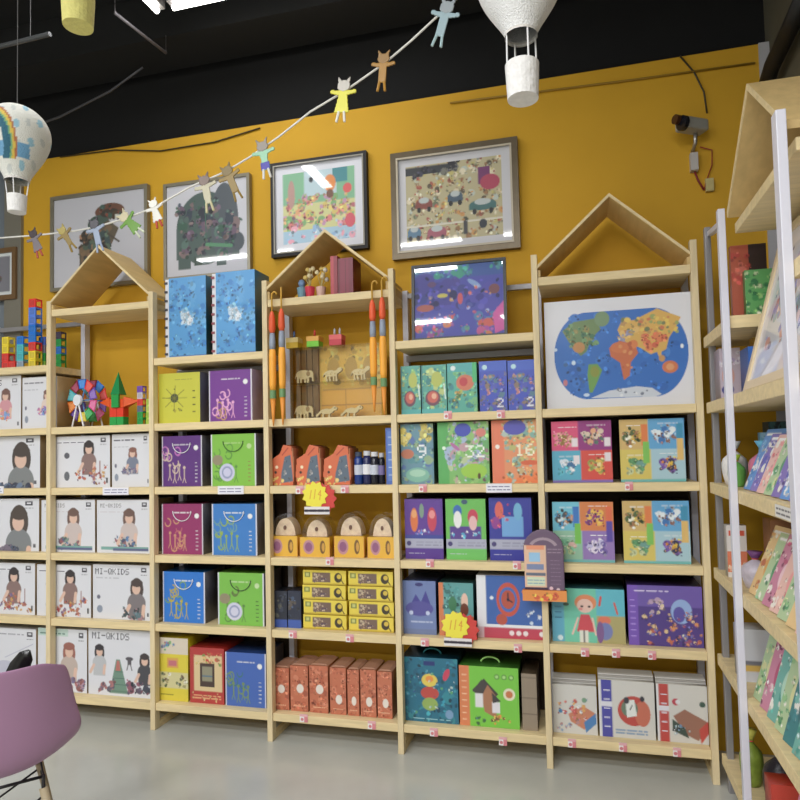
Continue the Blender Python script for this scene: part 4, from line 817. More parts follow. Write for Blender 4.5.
tower(32, 365, [Yy, Yy, Rr, Bb, Bb, (90, 130, 220), (90, 130, 220), Rr], 'tallest magnetic tile tower with red top beside the upright', 7.5, n2=1)
tower(42, 365, [(150, 200, 90), Gg, (130, 130, 150), (80, 110, 200)], 'short green magnetic tile tower touching the tallest one', 7, Y=.14)
tower(58, 368, [Gg, Gg, Bb, Gg, (70, 60, 80)], 'green and blue magnetic tile tower behind the first upright', 6.5, Y=.16)
z1 = ZR[1]
# ferris wheel
p = onY(81.5, 427, .085); t = thing('toy_ferris_wheel', 'multicoloured magnetic tile ferris wheel on white legs', 'toy', (p.x, .09, z1+.0006), rotz=math.radians(-12)); t.scale = (1.12,)*3
Rw = .108; hc = .135
for yy, nm in ((0, 0), (.06, 1)):
    for k in range(10):
        q0 = 2*PI*k/10; c = [Vv, Rr, Bb, (150, 40, 70), Cc, Oo, (90, 60, 150), Yy, Gg, (220, 90, 150)][(k+nm) % 10]
        P = lambda r, q: (r*math.cos(q), yy, hc+r*math.sin(q))
        e = .06; mb = MB().tube([P(Rw*.58, q0+e), P(Rw, q0+e), P(Rw, q0+2*PI/10-e), P(Rw*.58, q0+2*PI/10-e)], .0042, 5, closed=True)
        f_ = mb.build('wheel_tile', plain(c, .3), t)
        a4 = [P(Rw*.6, q0+e), P(Rw*.98, q0+e), P(Rw*.98, q0+2*PI/10-e), P(Rw*.6, q0+2*PI/10-e)]
        MB().hexa([(x_, y_-.0008, z_) for x_, y_, z_ in a4]+[(x_, y_+.0008, z_) for x_, y_, z_ in a4]).build('tile_pane', plain(tuple(min(255, int(q*.75+64)) for q in c), .2), f_)
    mb = MB()
    for k in range(5): mb.tube([(0, yy, hc), (Rw*.6*math.cos(k*2*PI/5), yy, hc+Rw*.6*math.sin(k*2*PI/5))], .003, 5)
    mb.build('spokes', plain((90, 150, 210)), t)
MB().tube([(0, -.03, hc), (0, .09, hc)], .006, 8).build('axle', plain((230, 230, 235)), t)
MB().lathe([(.028, 0), (.028, .012)], n=16).build('hub_disc', plain((226, 230, 236)), t, (0, -.018, hc)).rotation_euler = (PI/2, 0, 0)
for s in (-1, 1):
    for yy in (-.024, .084): MB().tube([(0, yy, hc), (s*.042, yy, .004)], .004, 6).build('leg', plain((232, 232, 238)), t)
# rocket
p = onY(116.5, 427, .07); t = thing('toy_rocket', 'green and red magnetic tile rocket with side fins', 'toy', (p.x, .07, z1+.0006)); t.scale = (1.1, 1.1, 1.18); s = .04
for i, (c, z0) in enumerate([(Gg, 0), ((226, 60, 40), .042), ((226, 80, 40), .084)]):
    for j in (-1, 1):
        mb = MB(); x0 = j*s/2-s/2+.0005*j
        mb.box((x0, 0, z0), (x0+s*.98, s, z0+.041)).build('tile_block', mat('rocket_tile_%d' % c[1] + str(c[0]), c, .25), t)
MB().box((-.021, -.012, .085), (.021, -.001, .145)).build('front_tile', plain((30, 150, 70), .25), t)
MB().add([(-.026, -.012, .146), (.026, -.012, .146), (.026, .042, .146), (-.026, .042, .146), (0, .015, .255)], [(0, 3, 2, 1), (0, 1, 4), (1, 2, 4), (2, 3, 4), (3, 0, 4)]).build('nose_cone', plain((34, 136, 76), .25), t)
for j in (-1, 1): MB().add([(j*.0415, 0, .087), (j*.0415, .04, .087), (j*.0415, .04, .135), (j*.0415, 0, .135), (j*.118, .02, .113)], [(0, 1, 2, 3), (0, 1, 4), (1, 2, 4), (2, 3, 4), (3, 0, 4)]).build('fin', plain((226, 90, 40), .25), t)
tower(140, 427, [Gg, Gg, (100, 110, 130), Rr, (200, 190, 200), Vv], 'thin magnetic tile column with purple top right of the rocket', 6, Y=.08, z=z1)
tower(149, 427, [(190, 220, 90), (170, 210, 80), (200, 220, 110), (180, 210, 90)], 'pale lime magnetic tile column against the upright', 6, Y=.10, z=z1)

# ------------------------------------------------------------ pictures on the wall
def dino(a):
    a.ell(.62, .2, .16, .09, (110, 70, 50)).ell(.5, .33, .12, .1, (70, 90, 80)).ell(.62, .22, .1, .05, (60, 50, 40)); a.poly([(.3, .95), (.28, .6), (.42, .42), (.6, .3), (.72, .4), (.62, .62), (.56, .95)], (96, 84, 66)); a.blobs(50, .32, .4, .6, .9, [(120, 96, 70), (60, 80, 80), (150, 110, 80), (50, 44, 40), (90, 110, 90)], .055, 3); a.blobs(12, .5, .14, .76, .26, [(140, 70, 50), (80, 60, 40), (60, 90, 80)], .03, 4); a.line(.6, .45, .72, .55, .012, (80, 70, 56)); a.poly([(.68, .24), (.8, .27), (.68, .3)], (210, 210, 200))
def eleph(a):
    c = (76, 96, 92); a.ell(.48, .5, .36, .4, c).rect(.12, .5, .9, .82, c); a.ell(.72, .45, .17, .42, (84, 92, 100)).ell(.88, .68, .08, .1, (80, 88, 96)); a.rect(.14, .8, .3, .93, c).rect(.34, .8, .44, .9, (60, 80, 70)).rect(.62, .8, .74, .92, c)
    a.blobs(60, .16, .2, .85, .8, [(90, 120, 110), (60, 70, 84), (110, 90, 110), (60, 96, 80), (130, 110, 110), (50, 54, 66)], .055, 6); a.line(.48, .2, .5, .7, .006, (60, 110, 90)).line(.5, .68, .8, .72, .02, (90, 150, 110))
def kidsart(a):
    a.rect(0, 0, 1, .45, (130, 190, 150)).rect(.3, 0, .75, .35, (190, 216, 226)).rect(.7, .0, .9, .2, (60, 140, 150)).rect(0, .45, 1, 1, (214, 214, 150)); a.blobs(80, 0, .35, 1, .8, [(226, 130, 130), (220, 200, 110), (190, 110, 120), (130, 180, 120), (230, 170, 120), (200, 150, 190)], .05, 3); a.rect(0, .82, 1, 1, (170, 206, 230)).blobs(20, 0, .78, 1, .98, [(190, 220, 240), (150, 190, 230), (240, 170, 190)], .05, 4); a.ell(.66, .2, .08, .12, (232, 140, 60)).ell(.66, .35, .05, .06, (120, 80, 60)); a.ell(.4, .12, .03, .04, (30, 40, 50)).ell(.48, .12, .02, .03, (30, 40, 50)).ell(.9, .3, .06, .07, (226, 90, 90)).ell(.93, .75, .07, .1, (220, 80, 100)).ell(.12, .3, .05, .2, (190, 150, 140))
def cars(a):
    a.blobs(220, 0, 0, 1, 1, [(196, 186, 110), (150, 110, 70), (206, 150, 80), (110, 120, 90), (220, 206, 170), (170, 80, 70), (90, 80, 60), (190, 200, 190), (230, 220, 190)], .028, 3); a.rect(0, .02, .55, .12, (50, 54, 60)).blobs(12, 0, .02, .55, .14, [(60, 60, 80), (30, 30, 40), (120, 120, 110)], .04, 5); a.rect(.76, .12, .88, .34, (120, 50, 110)).ell(.88, .32, .1, .1, (180, 60, 90))
    for (u, v, c, w_) in ((.19, .5, (140, 70, 60), .09), (.52, .46, (66, 90, 110), .08), (.8, .6, (60, 110, 110), .14), (.32, .88, (170, 90, 110), .1), (.08, .86, (90, 130, 160), .07)): a.ell(u, v, w_, .07, c).rect(u-w_, v, u+w_, v+.06, c).ell(u, v-.04, w_*.6, .04, (190, 200, 200)).ell(u-w_*.6, v+.08, .022, .035, (30, 30, 34)).ell(u+w_*.6, v+.08, .022, .035, (30, 30, 34))
    a.rect(0, .78, 1, .8, (220, 216, 200)); a.ell(.8, .84, .04, .06, (40, 50, 60)).rect(.6, .78, .64, .95, (60, 60, 66))
PW = 'framed pictures hung along the yellow wall'
SIL = mat('silver_frame', (140, 134, 116), .35, metal=.4)
picture('framed_picture', 'silver-framed dinosaur mosaic picture behind the left house roof', [(50, 194), (147, 187), (50, 292)], .285, .022, None, dino, (196, 196, 204), fm=SIL, cell=.006, group=PW, matc=(196, 196, 204), D=.028)
picture('framed_picture', 'silver-framed elephant mosaic picture above the sky-blue cases', [(163, 183), (249, 174), (163, 281)], .285, .018, None, eleph, (206, 206, 214), fm=SIL, cell=.006, group=PW, matc=(206, 206, 214), D=.028)
picture('framed_picture', 'black-framed pastel garden picture with white mat above the middle house', [(270, 163), (366, 151), (270, 258)], .285, .02, (22, 20, 24), kidsart, (180, 200, 150), fm=mat('black_frame', (20, 18, 20), .6), mat_w=.05, matc=(222, 224, 234), inner=(150, 146, 134), cell=.006, group=PW, D=.034)
picture('framed_picture', 'widest bronze-silver framed picture crowded with small cars', [(390, 155), (517, 135), (392, 260)], .285, .036, (110, 92, 66), cars, (190, 180, 140), mat_w=.045, matc=(206, 206, 212), inner=(190, 180, 160), cell=.0055, group=PW, D=.034, fm=mat('bronze_frame', (104, 92, 72), .35, metal=.4, noise=.1, nscale=20))
p = onY(-4, 252, .27)
picture('framed_picture', 'small brown-framed picture on the grey panel at the left edge', [(-40, 252), (15.5, 248), (-40, 304)], .285, .03, (110, 84, 54), lambda a: a.blobs(20, .1, .1, .9, .9, [(60, 70, 90), (110, 80, 80), (90, 110, 90)], .12, 3), (120, 120, 130), mat_w=.02, matc=(220, 226, 226), group=PW, cell=.006)

# ------------------------------------------------------------ security camera
pc = onY(704, 123, .2); t = thing('security_camera', 'grey bullet security camera with dangling red wires on the yellow wall', 'security camera', (pc.x, WY, pc.z-.05))
hd = MB().box((-.035, -.15, .03), (.035, -.01, .085)).build('housing', mat('camera_grey', (156, 154, 146), .4), t)
hd.rotation_euler = (0, 0, math.radians(-58)); hd.location = (.02, -.05, 0); bevel(hd, .01, 3)
ln = MB().lathe([(.034, 0), (.034, .02), (.02, .021)], n=20).build('lens', plain((20, 22, 30), .2), t, (-.085, -.13, .056), smooth=False); ln.rotation_euler = (PI/2, 0, math.radians(-58))
ln2 = MB().lathe([(.022, 0), (.022, .02)], n=16).build('sensor', plain((70, 40, 20), .3), t, (-.112, -.128, .078)); ln2.rotation_euler = (PI/2, 0, math.radians(-58))
MB().tube([(-.03, -.07, .03), (-.03, -.06, -.01), (-.035, -.01, -.03)], .009, 8).build('bracket', STEEL, t, smooth=True)
MB().box((-.05, -.035, -.13), (-.016, -.001, -.045)).build('junction_box', mat('camera_white', (186, 180, 176), .5), t)
rw = [onY(*q, WY-.012)-Vector((pc.x, WY, pc.z-.05)) for q in ((700, 147), (712, 150), (712, 165), (706, 182), (704, 190))]
MB().tube(rw, .0028, 6).build('red_wire', plain((150, 40, 30)), t, smooth=True)
rw = [onY(*q, WY-.012)-Vector((pc.x, WY, pc.z-.05)) for q in ((694, 170), (698, 180), (704, 190))]
MB().tube(rw, .0045, 6).build('red_wire', plain((130, 30, 40)), t, smooth=True)
q = onY(709, 186, WY)-Vector((pc.x, WY, pc.z-.05)); MB().box((q.x-.018, -.02, q.z-.03), (q.x+.018, -.001, q.z+.03)).build('plug', plain((190, 176, 120)), t)
rw = [onY(*q, WY-.008)-Vector((pc.x, WY, pc.z-.05)) for q in ((680, 56), (694, 72), (704, 92), (707, 113))]
MB().tube(rw, .004, 6).build('cable', plain((60, 50, 30)), t, smooth=True)
# wall cables
def cable(pts, r, lab, col=(70, 56, 24), Y=None):
    o = MB().tube([onY(x, y, Y if Y is not None else WY-.008) for x, y in pts], r, 6).build('cable', plain(col, .6), smooth=True); return tag(o, lab, 'cable')
cable([(450, 103), (530, 93), (640, 79), (755, 63)], .005, 'straight cable clipped along the upper right of the yellow wall', (150, 116, 30))
cable([(60, 157), (115, 150), (160, 151), (215, 142), (260, 128)], .004, 'dark sagging cable along the upper left of the yellow wall', (60, 46, 20))
o = MB().tube([(-2.75, .015, 3.55), (-2.95, .0, 3.44), (-3.3, .02, 3.36), (-3.7, .03, 3.31), (-4.1, .03, 3.32)], .006, 6).build('cable', plain((56, 56, 60), .5), smooth=True); tag(o, 'grey cable loop hanging under the black beam above the wall', 'cable')

# ------------------------------------------------------------ fluorescent fixtures
for i, (x, y, z, ax) in enumerate(TUBES):
    lab = ['white fluorescent tube light at the top left edge of the ceiling', 'white fluorescent tube light just above the top edge'][i] if i < 2 else 'white fluorescent tube light over the sales floor behind the viewpoint'
    if i > 1: lab = 'white fluorescent tube light over the sales floor, ' + ['first row behind the wall shelves, right', 'first row, middle', 'first row, left', 'second row, right', 'second row, middle', 'second row, left', 'last row, right', 'last row, left'][i-2]
    t = thing('ceiling_light', lab, 'ceiling light', (x, y, z), 0 if ax else PI/2, group='fluorescent ceiling lights')
    MB().box((-.6, -.03, .0), (.6, .03, .05)).build('housing', GREY_METAL, t)
    MB().tube([(-.58, 0, -.018), (.58, 0, -.018)], .014, 10).build('tube', mat('tube_glow', (255, 252, 244), .5, emit=9.), t, smooth=True)
    for s in (-.4, .4): MB().tube([(s, 0, .05), (s, 0, CZ-z-.002)], .003, 5).build('hanger', plain((60, 60, 62)), t)
# unlit track and conduit
pa, pb = onZ(-14, 50, 3.3), onZ(50, 33, 3.3)
pb = onZ(50, 34, 3.3)
t = thing('track_rail', 'thin grey unlit track rail hanging at the top left', 'rail', ((pa+pb)/2))
c_ = (pa+pb)/2; MB().tube([pa-c_, pb-c_], .010, 8).build('rail', mat('dark_rail', (70, 72, 74), .4), t); MB().tube([(pb-c_)*.4, (pb-c_)*.4+Vector((0, 0, CZ-3.3-.08))], .002, 5).build('suspension_wire', plain((60, 60, 60)), t)
pa, pb = onZ(115, 13, 3.6), onZ(166, 53, 3.6); o = MB().tube([Vector((pa.x, pa.y, 3.945)), pa+Vector((0, 0, .02)), pa, (pa+pb)/2, pb, Vector((pb.x, pb.y, 3.62)), Vector((pb.x, pb.y, 3.945 if pb.y < 0 else 3.698))], [.0012, .0012, .0075, .0075, .0075, .0012, .0012], 8).build('conduit', mat('conduit_grey', (110, 106, 110), .4), smooth=True); tag(o, 'thin grey conduit slanting across the black ceiling', 'conduit')

# ------------------------------------------------------------ hot-air balloons of papier-mache
def balloon(x, ytop, ybneck, ybtop, ybbot, rpx, Y, lab, deco, bw=12, bc=(226, 224, 222), tilt=0.):
    pb = onY(x, ybneck, Y); k = 1/(640/((pb-Vector(CAM)).dot(Vector(Fv)))); R = rpx*k
    Ht = (ybneck-ytop)*k
    prof = []
    for q in np.linspace(0, 1, 70):   # from neck to crown
        z = Ht*q
        rr = R*(.36+.64*math.sin(min(1, q/.62)*PI/2)**1.3) if q < .62 else R*math.sqrt(max(0, 1-((q-.62)/.38)**2))
        prof.append((max(rr, .001), z))
    t = thing('balloon_ornament', lab, 'ornament', pb, group='papier-mache hot-air balloon ornaments')
    if tilt: t.rotation_euler = (tilt, 0, 0)
    n = 120; me = MB().lathe(prof, n=n, cap=False)
    o = me.build('envelope', PAPER, t, smooth=True); at = o.data.color_attributes.new('Col', 'FLOAT_COLOR', 'POINT')
    cols = []
    for v in o.data.vertices: cols += [*lin(deco(v.co.x/R, v.co.y/R, v.co.z/Ht)), 1]
    at.data.foreach_set('color', cols)
    MB().lathe([(R*.372, -.003), (R*.372, .008)], n=32, cap=False).build('neck_ring', plain((200, 196, 190)), t, smooth=True)
    zt, zb = -(ybtop-ybneck)*k, -(ybbot-ybneck)*k; br = bw*k
    MB().lathe([(br*.9, zb), (br, zt), (br*.9, zt), (br*.8, zb+.008)], n=24).build('basket', mat('basket_plaster%d' % bc[2], bc, .8, noise=.06, nscale=60, bump=.5), t, smooth=False)
    for q in np.arange(4)*PI/2+.5: MB().tube([(R*.35*math.cos(q), R*.35*math.sin(q), .0), (br*.93*math.cos(q), br*.93*math.sin(q), zt-.008)], .0022, 5).build('string', plain((226, 226, 226)), t)
    MB().tube([(0, 0, Ht-.002), (0, 0, min(CZ, 3.945)-pb.z)] if not tilt else [(0, 0, Ht-.002), (0, .0, Ht+.3)], .0015, 5).build('hanging_thread', plain((90, 90, 90)), t)
    return t
def rainbow(x, y, z):
    u = x*.69+y*.72; front = (-x*.72+y*.69) < .1
    r = math.hypot((u+.95)/.95, (z-.32)/.6)
    if front and z > .2:
        for lo, hi, c in ((.94, 1.0, (176, 110, 70)), (.86, .94, (214, 184, 84)), (.81, .86, (120, 170, 120)), (.62, .81, (50, 100, 120))):
            if lo < r < hi: return c
    if (.22 < z < .38 and -.9 < u < .35): return (110, 160, 196)
    s = math.sin(9*u+3*z)*math.sin(13*z-2*u)
    if s > .72: return (150, 190, 206)
    if s < -.8: return (196, 200, 196)
    return (220, 220, 212)
balloon(17, 105, 181, 196, 213, 30, -1.0, 'white balloon ornament painted with a rainbow at the left edge', rainbow, bw=9)
balloon(521, -62, 36, 66, 101, 44, -1.35, 'plain white balloon ornament hanging at the top centre', lambda x, y, z: (232, 232, 232), bw=17)
balloon(78, -60, -18, -2, 28, 26, -1.1, 'balloon ornament whose yellow-patterned basket shows at the top left', lambda x, y, z: (226, 224, 210), bw=15.5, bc=(222, 214, 130))

# ------------------------------------------------------------ garland of cut-out figures
GY = lambda x: -.55-.0011*x       # comes closer to the right
gp = [(-30, 239), (0, 238), (40, 235), (75, 231), (100, 226), (130, 217), (155, 207), (190, 187), (225, 172), (250, 157), (280, 136), (310, 112), (345, 91), (385, 63), (412, 40), (442, 12), (470, -14), (520, -60)]
G3 = [onY(x, y, GY(x)) for x, y in gp]
o = MB().tube(G3, .0035, 6).build('garland_string', plain((226, 224, 218)), smooth=True); tag(o, 'white garland string sweeping up from left to top centre', 'garland')
def doll(x, y, hpx, col, headc, legc, lab, kind='dress', lean=0., short=None):
    Y = GY(x)-.019; p = onY(x, y, Y); k = ((p-Vector(CAM)).dot(Vector(Fv)))/640; H = hpx*k*(1.18 if hpx < 37 else 1.05); W = H*.62
    t = thing('cutout_figure', lab, 'garland figure', p, group='cut-out figures hung along the garland'); t.rotation_euler = (0, lean, 0)
    a = Art(W, H*.34, None, .0025); a.ell(.5, .62, .24, .36, headc).poly([(.25, .0), (.42, .3), (.3, .45)], headc).poly([(.75, .0), (.58, .3), (.7, .45)], headc); slab('head', a, .004, headc, parent=t, loc=(0, 0, H*.02))
    a = Art(W, H*.52, None, .0025)
    if kind == 'dress': a.poly([(.38, .0), (.62, 0), (.78, 1), (.22, 1)], col)
    else: a.poly([(.34, 0), (.66, 0), (.64, 1), (.36, 1)], col)
    if short: a.rect(0.2, .62, .8, 1, short) if kind == 'dress' else a.fill((a.V > .62) & (a.U > .3) & (a.U < .7), short)
    a.poly([(.4, .05), (.02, .0), (.0, .14), (.4, .25)], col).poly([(.6, .05), (.98, 0), (1, .14), (.6, .25)], col); slab('torso', a, .004, col, parent=t, loc=(0, .0005, -H*.46))
    for s in (-1, 1):
        MB().tube([(s*W*.1, .002, -H*.44), (s*W*.16, .002, -H*.68)], .0045, 6).build('leg', plain(legc), t)
    return t
doll(343, 92, 42, (232, 226, 50), (206, 200, 190), (236, 232, 220), 'yellow-dressed cut-out figure near the centre of the garland', lean=.12)
doll(383, 64, 38, (176, 128, 44), (160, 120, 60), (176, 128, 44), 'ochre brown cut-out figure with antlers right of the yellow-dressed one', 'suit', lean=.1)
doll(445, 14, 46, (150, 176, 184), (150, 160, 165), (170, 196, 200), 'pale blue-grey cut-out figure at the top end of the garland', 'suit', lean=.3)
doll(263, 152, 38, (150, 206, 170), (150, 140, 130), (226, 226, 220), 'cut-out boy with mint shirt and blue shorts', 'suit', lean=-.15, short=(50, 40, 170))
doll(229, 176, 38, (150, 124, 60), (130, 110, 60), (150, 124, 60), 'olive brown cut-out figure over the elephant picture corner', 'suit', lean=-.4)
doll(205, 186, 38, (196, 190, 160), (130, 110, 100), (206, 200, 160), 'cream cut-out figure in front of the elephant picture', 'suit', lean=-.2)
doll(154, 208, 26, (226, 224, 216), (236, 234, 226), (190, 70, 50), 'small white cut-out figure with red feet between two wall pictures', 'dress', lean=-.3)
doll(127, 220, 30, (110, 160, 60), (216, 206, 170), (206, 214, 190), 'leaf-green cut-out figure in front of the dinosaur picture', 'dress', lean=-.8)
doll(95, 229, 30, (150, 164, 190), (70, 66, 76), (150, 164, 190), 'slate-blue cut-out figure above the left house roof', 'suit', lean=-.25)
doll(64, 234, 26, (150, 124, 50), (180, 160, 70), (150, 124, 50), 'mustard cut-out figure left of the dinosaur', 'suit', lean=-.6)
doll(34, 238, 26, (120, 110, 116), (60, 44, 50), (170, 70, 50), 'grey cut-out figure with red legs, leftmost on the garland', 'dress', lean=-.35)

# ------------------------------------------------------------ metal-posted shelving along the right wall
FX = .03; PY = [-.0, -.50, -1.19, -1.87]; FH = .058; zt_ = 2.28
RG = 'shelving bays with white metal posts along the right wall'
RL = ['narrow far bay of the right-hand metal-posted shelving', 'house-topped bay of the right-hand metal-posted shelving', 'nearest bay of the right-hand metal-posted shelving, cut by the frame']
R3 = {}
for b in range(3):
    y1, y0 = PY[b], PY[b+1]
    t = thing('shelving_unit', RL[b], 'shelf', (0, 0, 0), group=RG); R3[b] = t
    pw_ = .015 if b == 0 else .02
    def post(y, top, mt=WHITE_METAL, px_=FX): bevel(MB().box((px_-.025, y-pw_, 0), (px_-.001, y+pw_, top)).build('post', mt, t), .002)
    if b == 0: post(PY[0]-.05, 2.33, GREY_METAL, .068)
    post(y0, 2.25)
    for yy in ([PY[0]-.02] if b == 0 else [])+[y0]:
        MB().box((RX-.03, yy-pw_, 0), (RX-.004, yy+pw_, 2.25)).build('rear_post', GREY_METAL, t)
    if b == 0: MB().hexa([(.006, y0+pw_, 2.19), (.026, y0+pw_, 2.19), (.074, -.064, 2.29), (.054, -.064, 2.29), (.006, y0+pw_, 2.21), (.026, y0+pw_, 2.21), (.074, -.064, 2.31), (.054, -.064, 2.31)]).build('top_rail', WHITE_METAL, t)
    for z in [ZR[1], ZR[2], ZR[3], ZR[4], ZR[5]]+([1.87] if b != 1 else []):
        bd = bevel(MB().box((FX, y0+.002, z-.045), (RX-.031, y1-(.012 if b == 0 else .002), z)).build('shelf_board', PINE, t), .002)
        if z == ZR[2] and b == 1:
            a = Art(.15, .034, (236, 234, 230), .0025); a.scribble(.08, .1, .92, .9, 2, (60, 60, 70), .005, 4); s_ = slab('price_tag', a, .002, parent=bd, loc=(FX-.0028, -1.03, z-.04)); s_.rotation_euler = (0, 0, -PI/2); s_.location = (FX-.0028, -1.03, z-.04)
    if b == 1:      # house
        zb = 2.19; ap = 2.515; ft = 2.235; cy = (y0+y1)/2; hw = (y1-y0)/2-.016; X1 = RX-.004
        bevel(MB().box((FH, y0+.016, zb-.035), (X1-.03, y1-.016, zb)).build('shelf_board', PINE, t), .002)
        for s in (-1, 1):
            ye = cy+s*hw
            MB().hexa([(FH-.02, ye, ft-.022), (FH-.02, cy, ap-.022), (X1, cy, ap-.022), (X1, ye, ft-.022), (FH-.02, ye, ft), (FH-.02, cy, ap), (X1, cy, ap), (X1, ye, ft)]).build('roof_panel', PLY, t)
            MB().hexa([(FH-.024, ye, ft-.02), (FH-.024, cy, ap-.02), (FH-.0205, cy, ap-.02), (FH-.0205, ye, ft-.02), (FH-.024, ye, ft), (FH-.024, cy, ap), (FH-.0205, cy, ap), (FH-.0205, ye, ft)]).build('roof_edge', PINE, t)

# items on the right shelves
def side_slab(name, lab, cat, group, W, H, y, x, z, lean, paint, bg, D=.008, m=None, rz=0., cell=.004):
    """face-out thing leaning back towards the right wall: its print faces -x"""
    a = Art(W, H, bg, cell); paint(a); o = slab(name, a, D, (226, 222, 214), m, None, (x, y, z+.0008+D*math.sin(lean)))
    o.rotation_euler = (-lean, 0, -PI/2+rz)
    return tag(o, lab, cat, group)
def cover(pal, bgc, seed):
    def f(a): a.blobs(30, 0, .1, 1, .95, pal+[(240, 236, 226)], .1, seed); a.scribble(.1, .05, .8, .12, 1, (250, 250, 250), .01, seed); a.ell(.5, .55, .22, .2, pal[seed % len(pal)]).ell(.5, .45, .1, .09, (240, 214, 190))
    return f
pals = [([(120, 90, 180), (80, 90, 190), (200, 190, 230)], (130, 110, 190)), ([(60, 140, 210), (120, 180, 230), (240, 240, 250)], (90, 150, 220)), ([(150, 200, 140), (220, 220, 160), (90, 160, 110)], (180, 206, 160)),
        ([(240, 160, 160), (250, 210, 190), (220, 100, 110)], (236, 190, 180)), ([(60, 150, 140), (100, 190, 180), (180, 220, 200)], (110, 180, 170)), ([(230, 170, 90), (240, 220, 160), (200, 110, 70)], (236, 200, 140)),
        ([(190, 80, 120), (240, 200, 210), (120, 40, 80)], (206, 130, 160)), ([(40, 110, 120), (60, 140, 150), (120, 190, 180)], (50, 130, 136))]
names = ['violet', 'sky-blue', 'sage-green', 'salmon-pink', 'sea-green', 'sandy-orange', 'rose-pink', 'deep-teal']
rows = {2: ('below the leaning framed picture', [0, 1, 0, 2, 3, 0, 1], .22), 3: ('on the middle right-hand shelf', [3, 5, 2, 3, 6, 2, 5], .25),
        4: ('on the second right-hand shelf from the floor', [7, 4, 7, 2, 4, 6, 2], .28), 5: ('on the lowest right-hand shelf', [4, 7, 4, 6], .26)}
ordk = ['nearest', 'second', 'third', 'fourth', 'fifth', 'sixth', 'farthest']
rb = random.Random(8)
for r, (where, cols, h0) in rows.items():
    for k, cc in enumerate(cols):
        h = h0+rb.uniform(-.02, .005); lean = .42 if r < 4 else .3
        nm = ordk[k] if k < len(cols)-1 else 'farthest'
        side_slab('picture_book', '%s picture book %s, %s in line' % (names[cc], where, nm), 'book', 'picture books leaning on the right-hand shelves', .145, h, -1.055+.083*k, FX+.035+.0*k, ZR[r], lean, cover(pals[cc][0], pals[cc][1], r*10+k), pals[cc][1], rz=.16)
# big leaning frame
t = thing('framed_picture', 'large cream-framed drawing leaning on the right-hand shelves', 'picture', (FX+.02, -.855, ZR[1]+.0065)); t.rotation_euler = (-.26, 0, -PI/2)
W, H = .6, .545; fw = .03
MB().box((-W/2, 0, 0), (W/2, .02, fw)).box((-W/2, 0, H-fw), (W/2, .02, H)).box((-W/2, 0, fw), (-W/2+fw, .02, H-fw)).box((W/2-fw, 0, fw), (W/2, .02, H-fw)).build('frame', mat('cream_frame', (226, 206, 170), .4), t)
a = Art(W-2*fw-.001, H-2*fw-.001, (232, 230, 240), .005); a.rect(.12, .12, .88, .8, (210, 214, 226)).blobs(60, .14, .15, .86, .78, [(110, 120, 210), (230, 190, 190), (150, 160, 220), (190, 170, 200), (220, 150, 140), (150, 180, 190)], .05, 4)
slab('artwork', a, .004, (220, 220, 220), GLOSSY, t, (0, .007, fw+.0005))
# far narrow bay contents (face the viewer)
def front_box(name, lab, cat, x, y, z, W, H, D, bg, paint, rz=0., group=None, m=None):
    a = Art(W, H, bg, .004); paint(a); o = slab(name, a, D, tuple(int(q*.85) for q in bg), m, None, (x, y, z+.0006)); o.rotation_euler = (0, 0, rz); return tag(o, lab, cat, group)
front_box('picture_book', 'green leaf-patterned book on the high far right shelf', 'book', .15, -.44, 1.87, .10, .17, .03, (96, 176, 96), lambda a: a.blobs(30, 0, 0, 1, 1, [(60, 150, 80), (150, 210, 120), (40, 120, 70), (200, 220, 170)], .12, 3))
front_box('picture_book', 'taller red and green book behind the leaf-patterned one', 'book', .13, -.38, 1.87, .12, .28, .03, (196, 90, 60), lambda a: a.rect(.5, 0, 1, .6, (60, 40, 36)).blobs(12, 0, .1, .5, .5, [(220, 110, 90), (200, 70, 60)], .12, 3))
front_box('picture_book', 'cream-edged book at the right of the high far shelf', 'book', .235, -.43, 1.87, .05, .2, .12, (206, 210, 150), lambda a: a.blobs(12, 0, 0, 1, 1, [(120, 170, 90), (230, 226, 190)], .2, 3), rz=-.2)
front_box('toy_box', 'bright blue box between the white post and leaning picture', 'toy box', .13, -.46, ZR[1], .07, .17, .12, (40, 110, 206), lambda a: a.scribble(.15, .3, .85, .7, 4, (160, 200, 240), .004))
front_box('toy_box', 'pink and white figure box right of the world map bay', 'toy box', .085, -.22, ZR[1], .075, .2, .1, (206, 190, 206), lambda a: a.ell(.4, .55, .3, .2, (226, 170, 160)).ell(.35, .82, .3, .1, (70, 70, 150)).ell(.3, .68, .12, .04, (140, 40, 50)).blobs(8, 0, .05, 1, .4, [(190, 170, 210), (230, 226, 236)], .15, 3))
front_box('toy_box', 'golden yellow box on the shelf above the bright blue one', 'toy box', .17, -.33, ZR[1]+.0, .05, .22, .06, (226, 176, 40), lambda a: a.rect(0, .5, 1, 1, (60, 70, 50)), rz=.0)
def bag(lab, x, y, z, W, H, D, c, c2, seed=3):
    t = thing('plush_toy_bag', lab, 'toy bag', (x, y, z+.0006), group='bagged soft toys in the far right bay'); rr = random.Random(seed); mb = MB()
    prof = []
    for q in np.linspace(0, 1, 9): prof.append((max(.002, W/2*(.75+.3*math.sin(q*PI*.9)-.75*max(0, q-.72)/.28)), H*.8*q))
    o = mb.lathe(prof, n=18).build('pouch', mat('pouch_%d_%d_%d' % c, c, .35, noise=.15, nscale=30, bump=.6), t, smooth=True)
    MB().lathe([(W*.12, H*.801), (W*.3, H)], n=12).build('gathered_top', plain(c2, .5), t, smooth=True)
    MB().lathe([(W*.13, H*.79), (W*.13, H*.82)], n=12).build('tie', plain((226, 90, 90), .5), t)
    return t
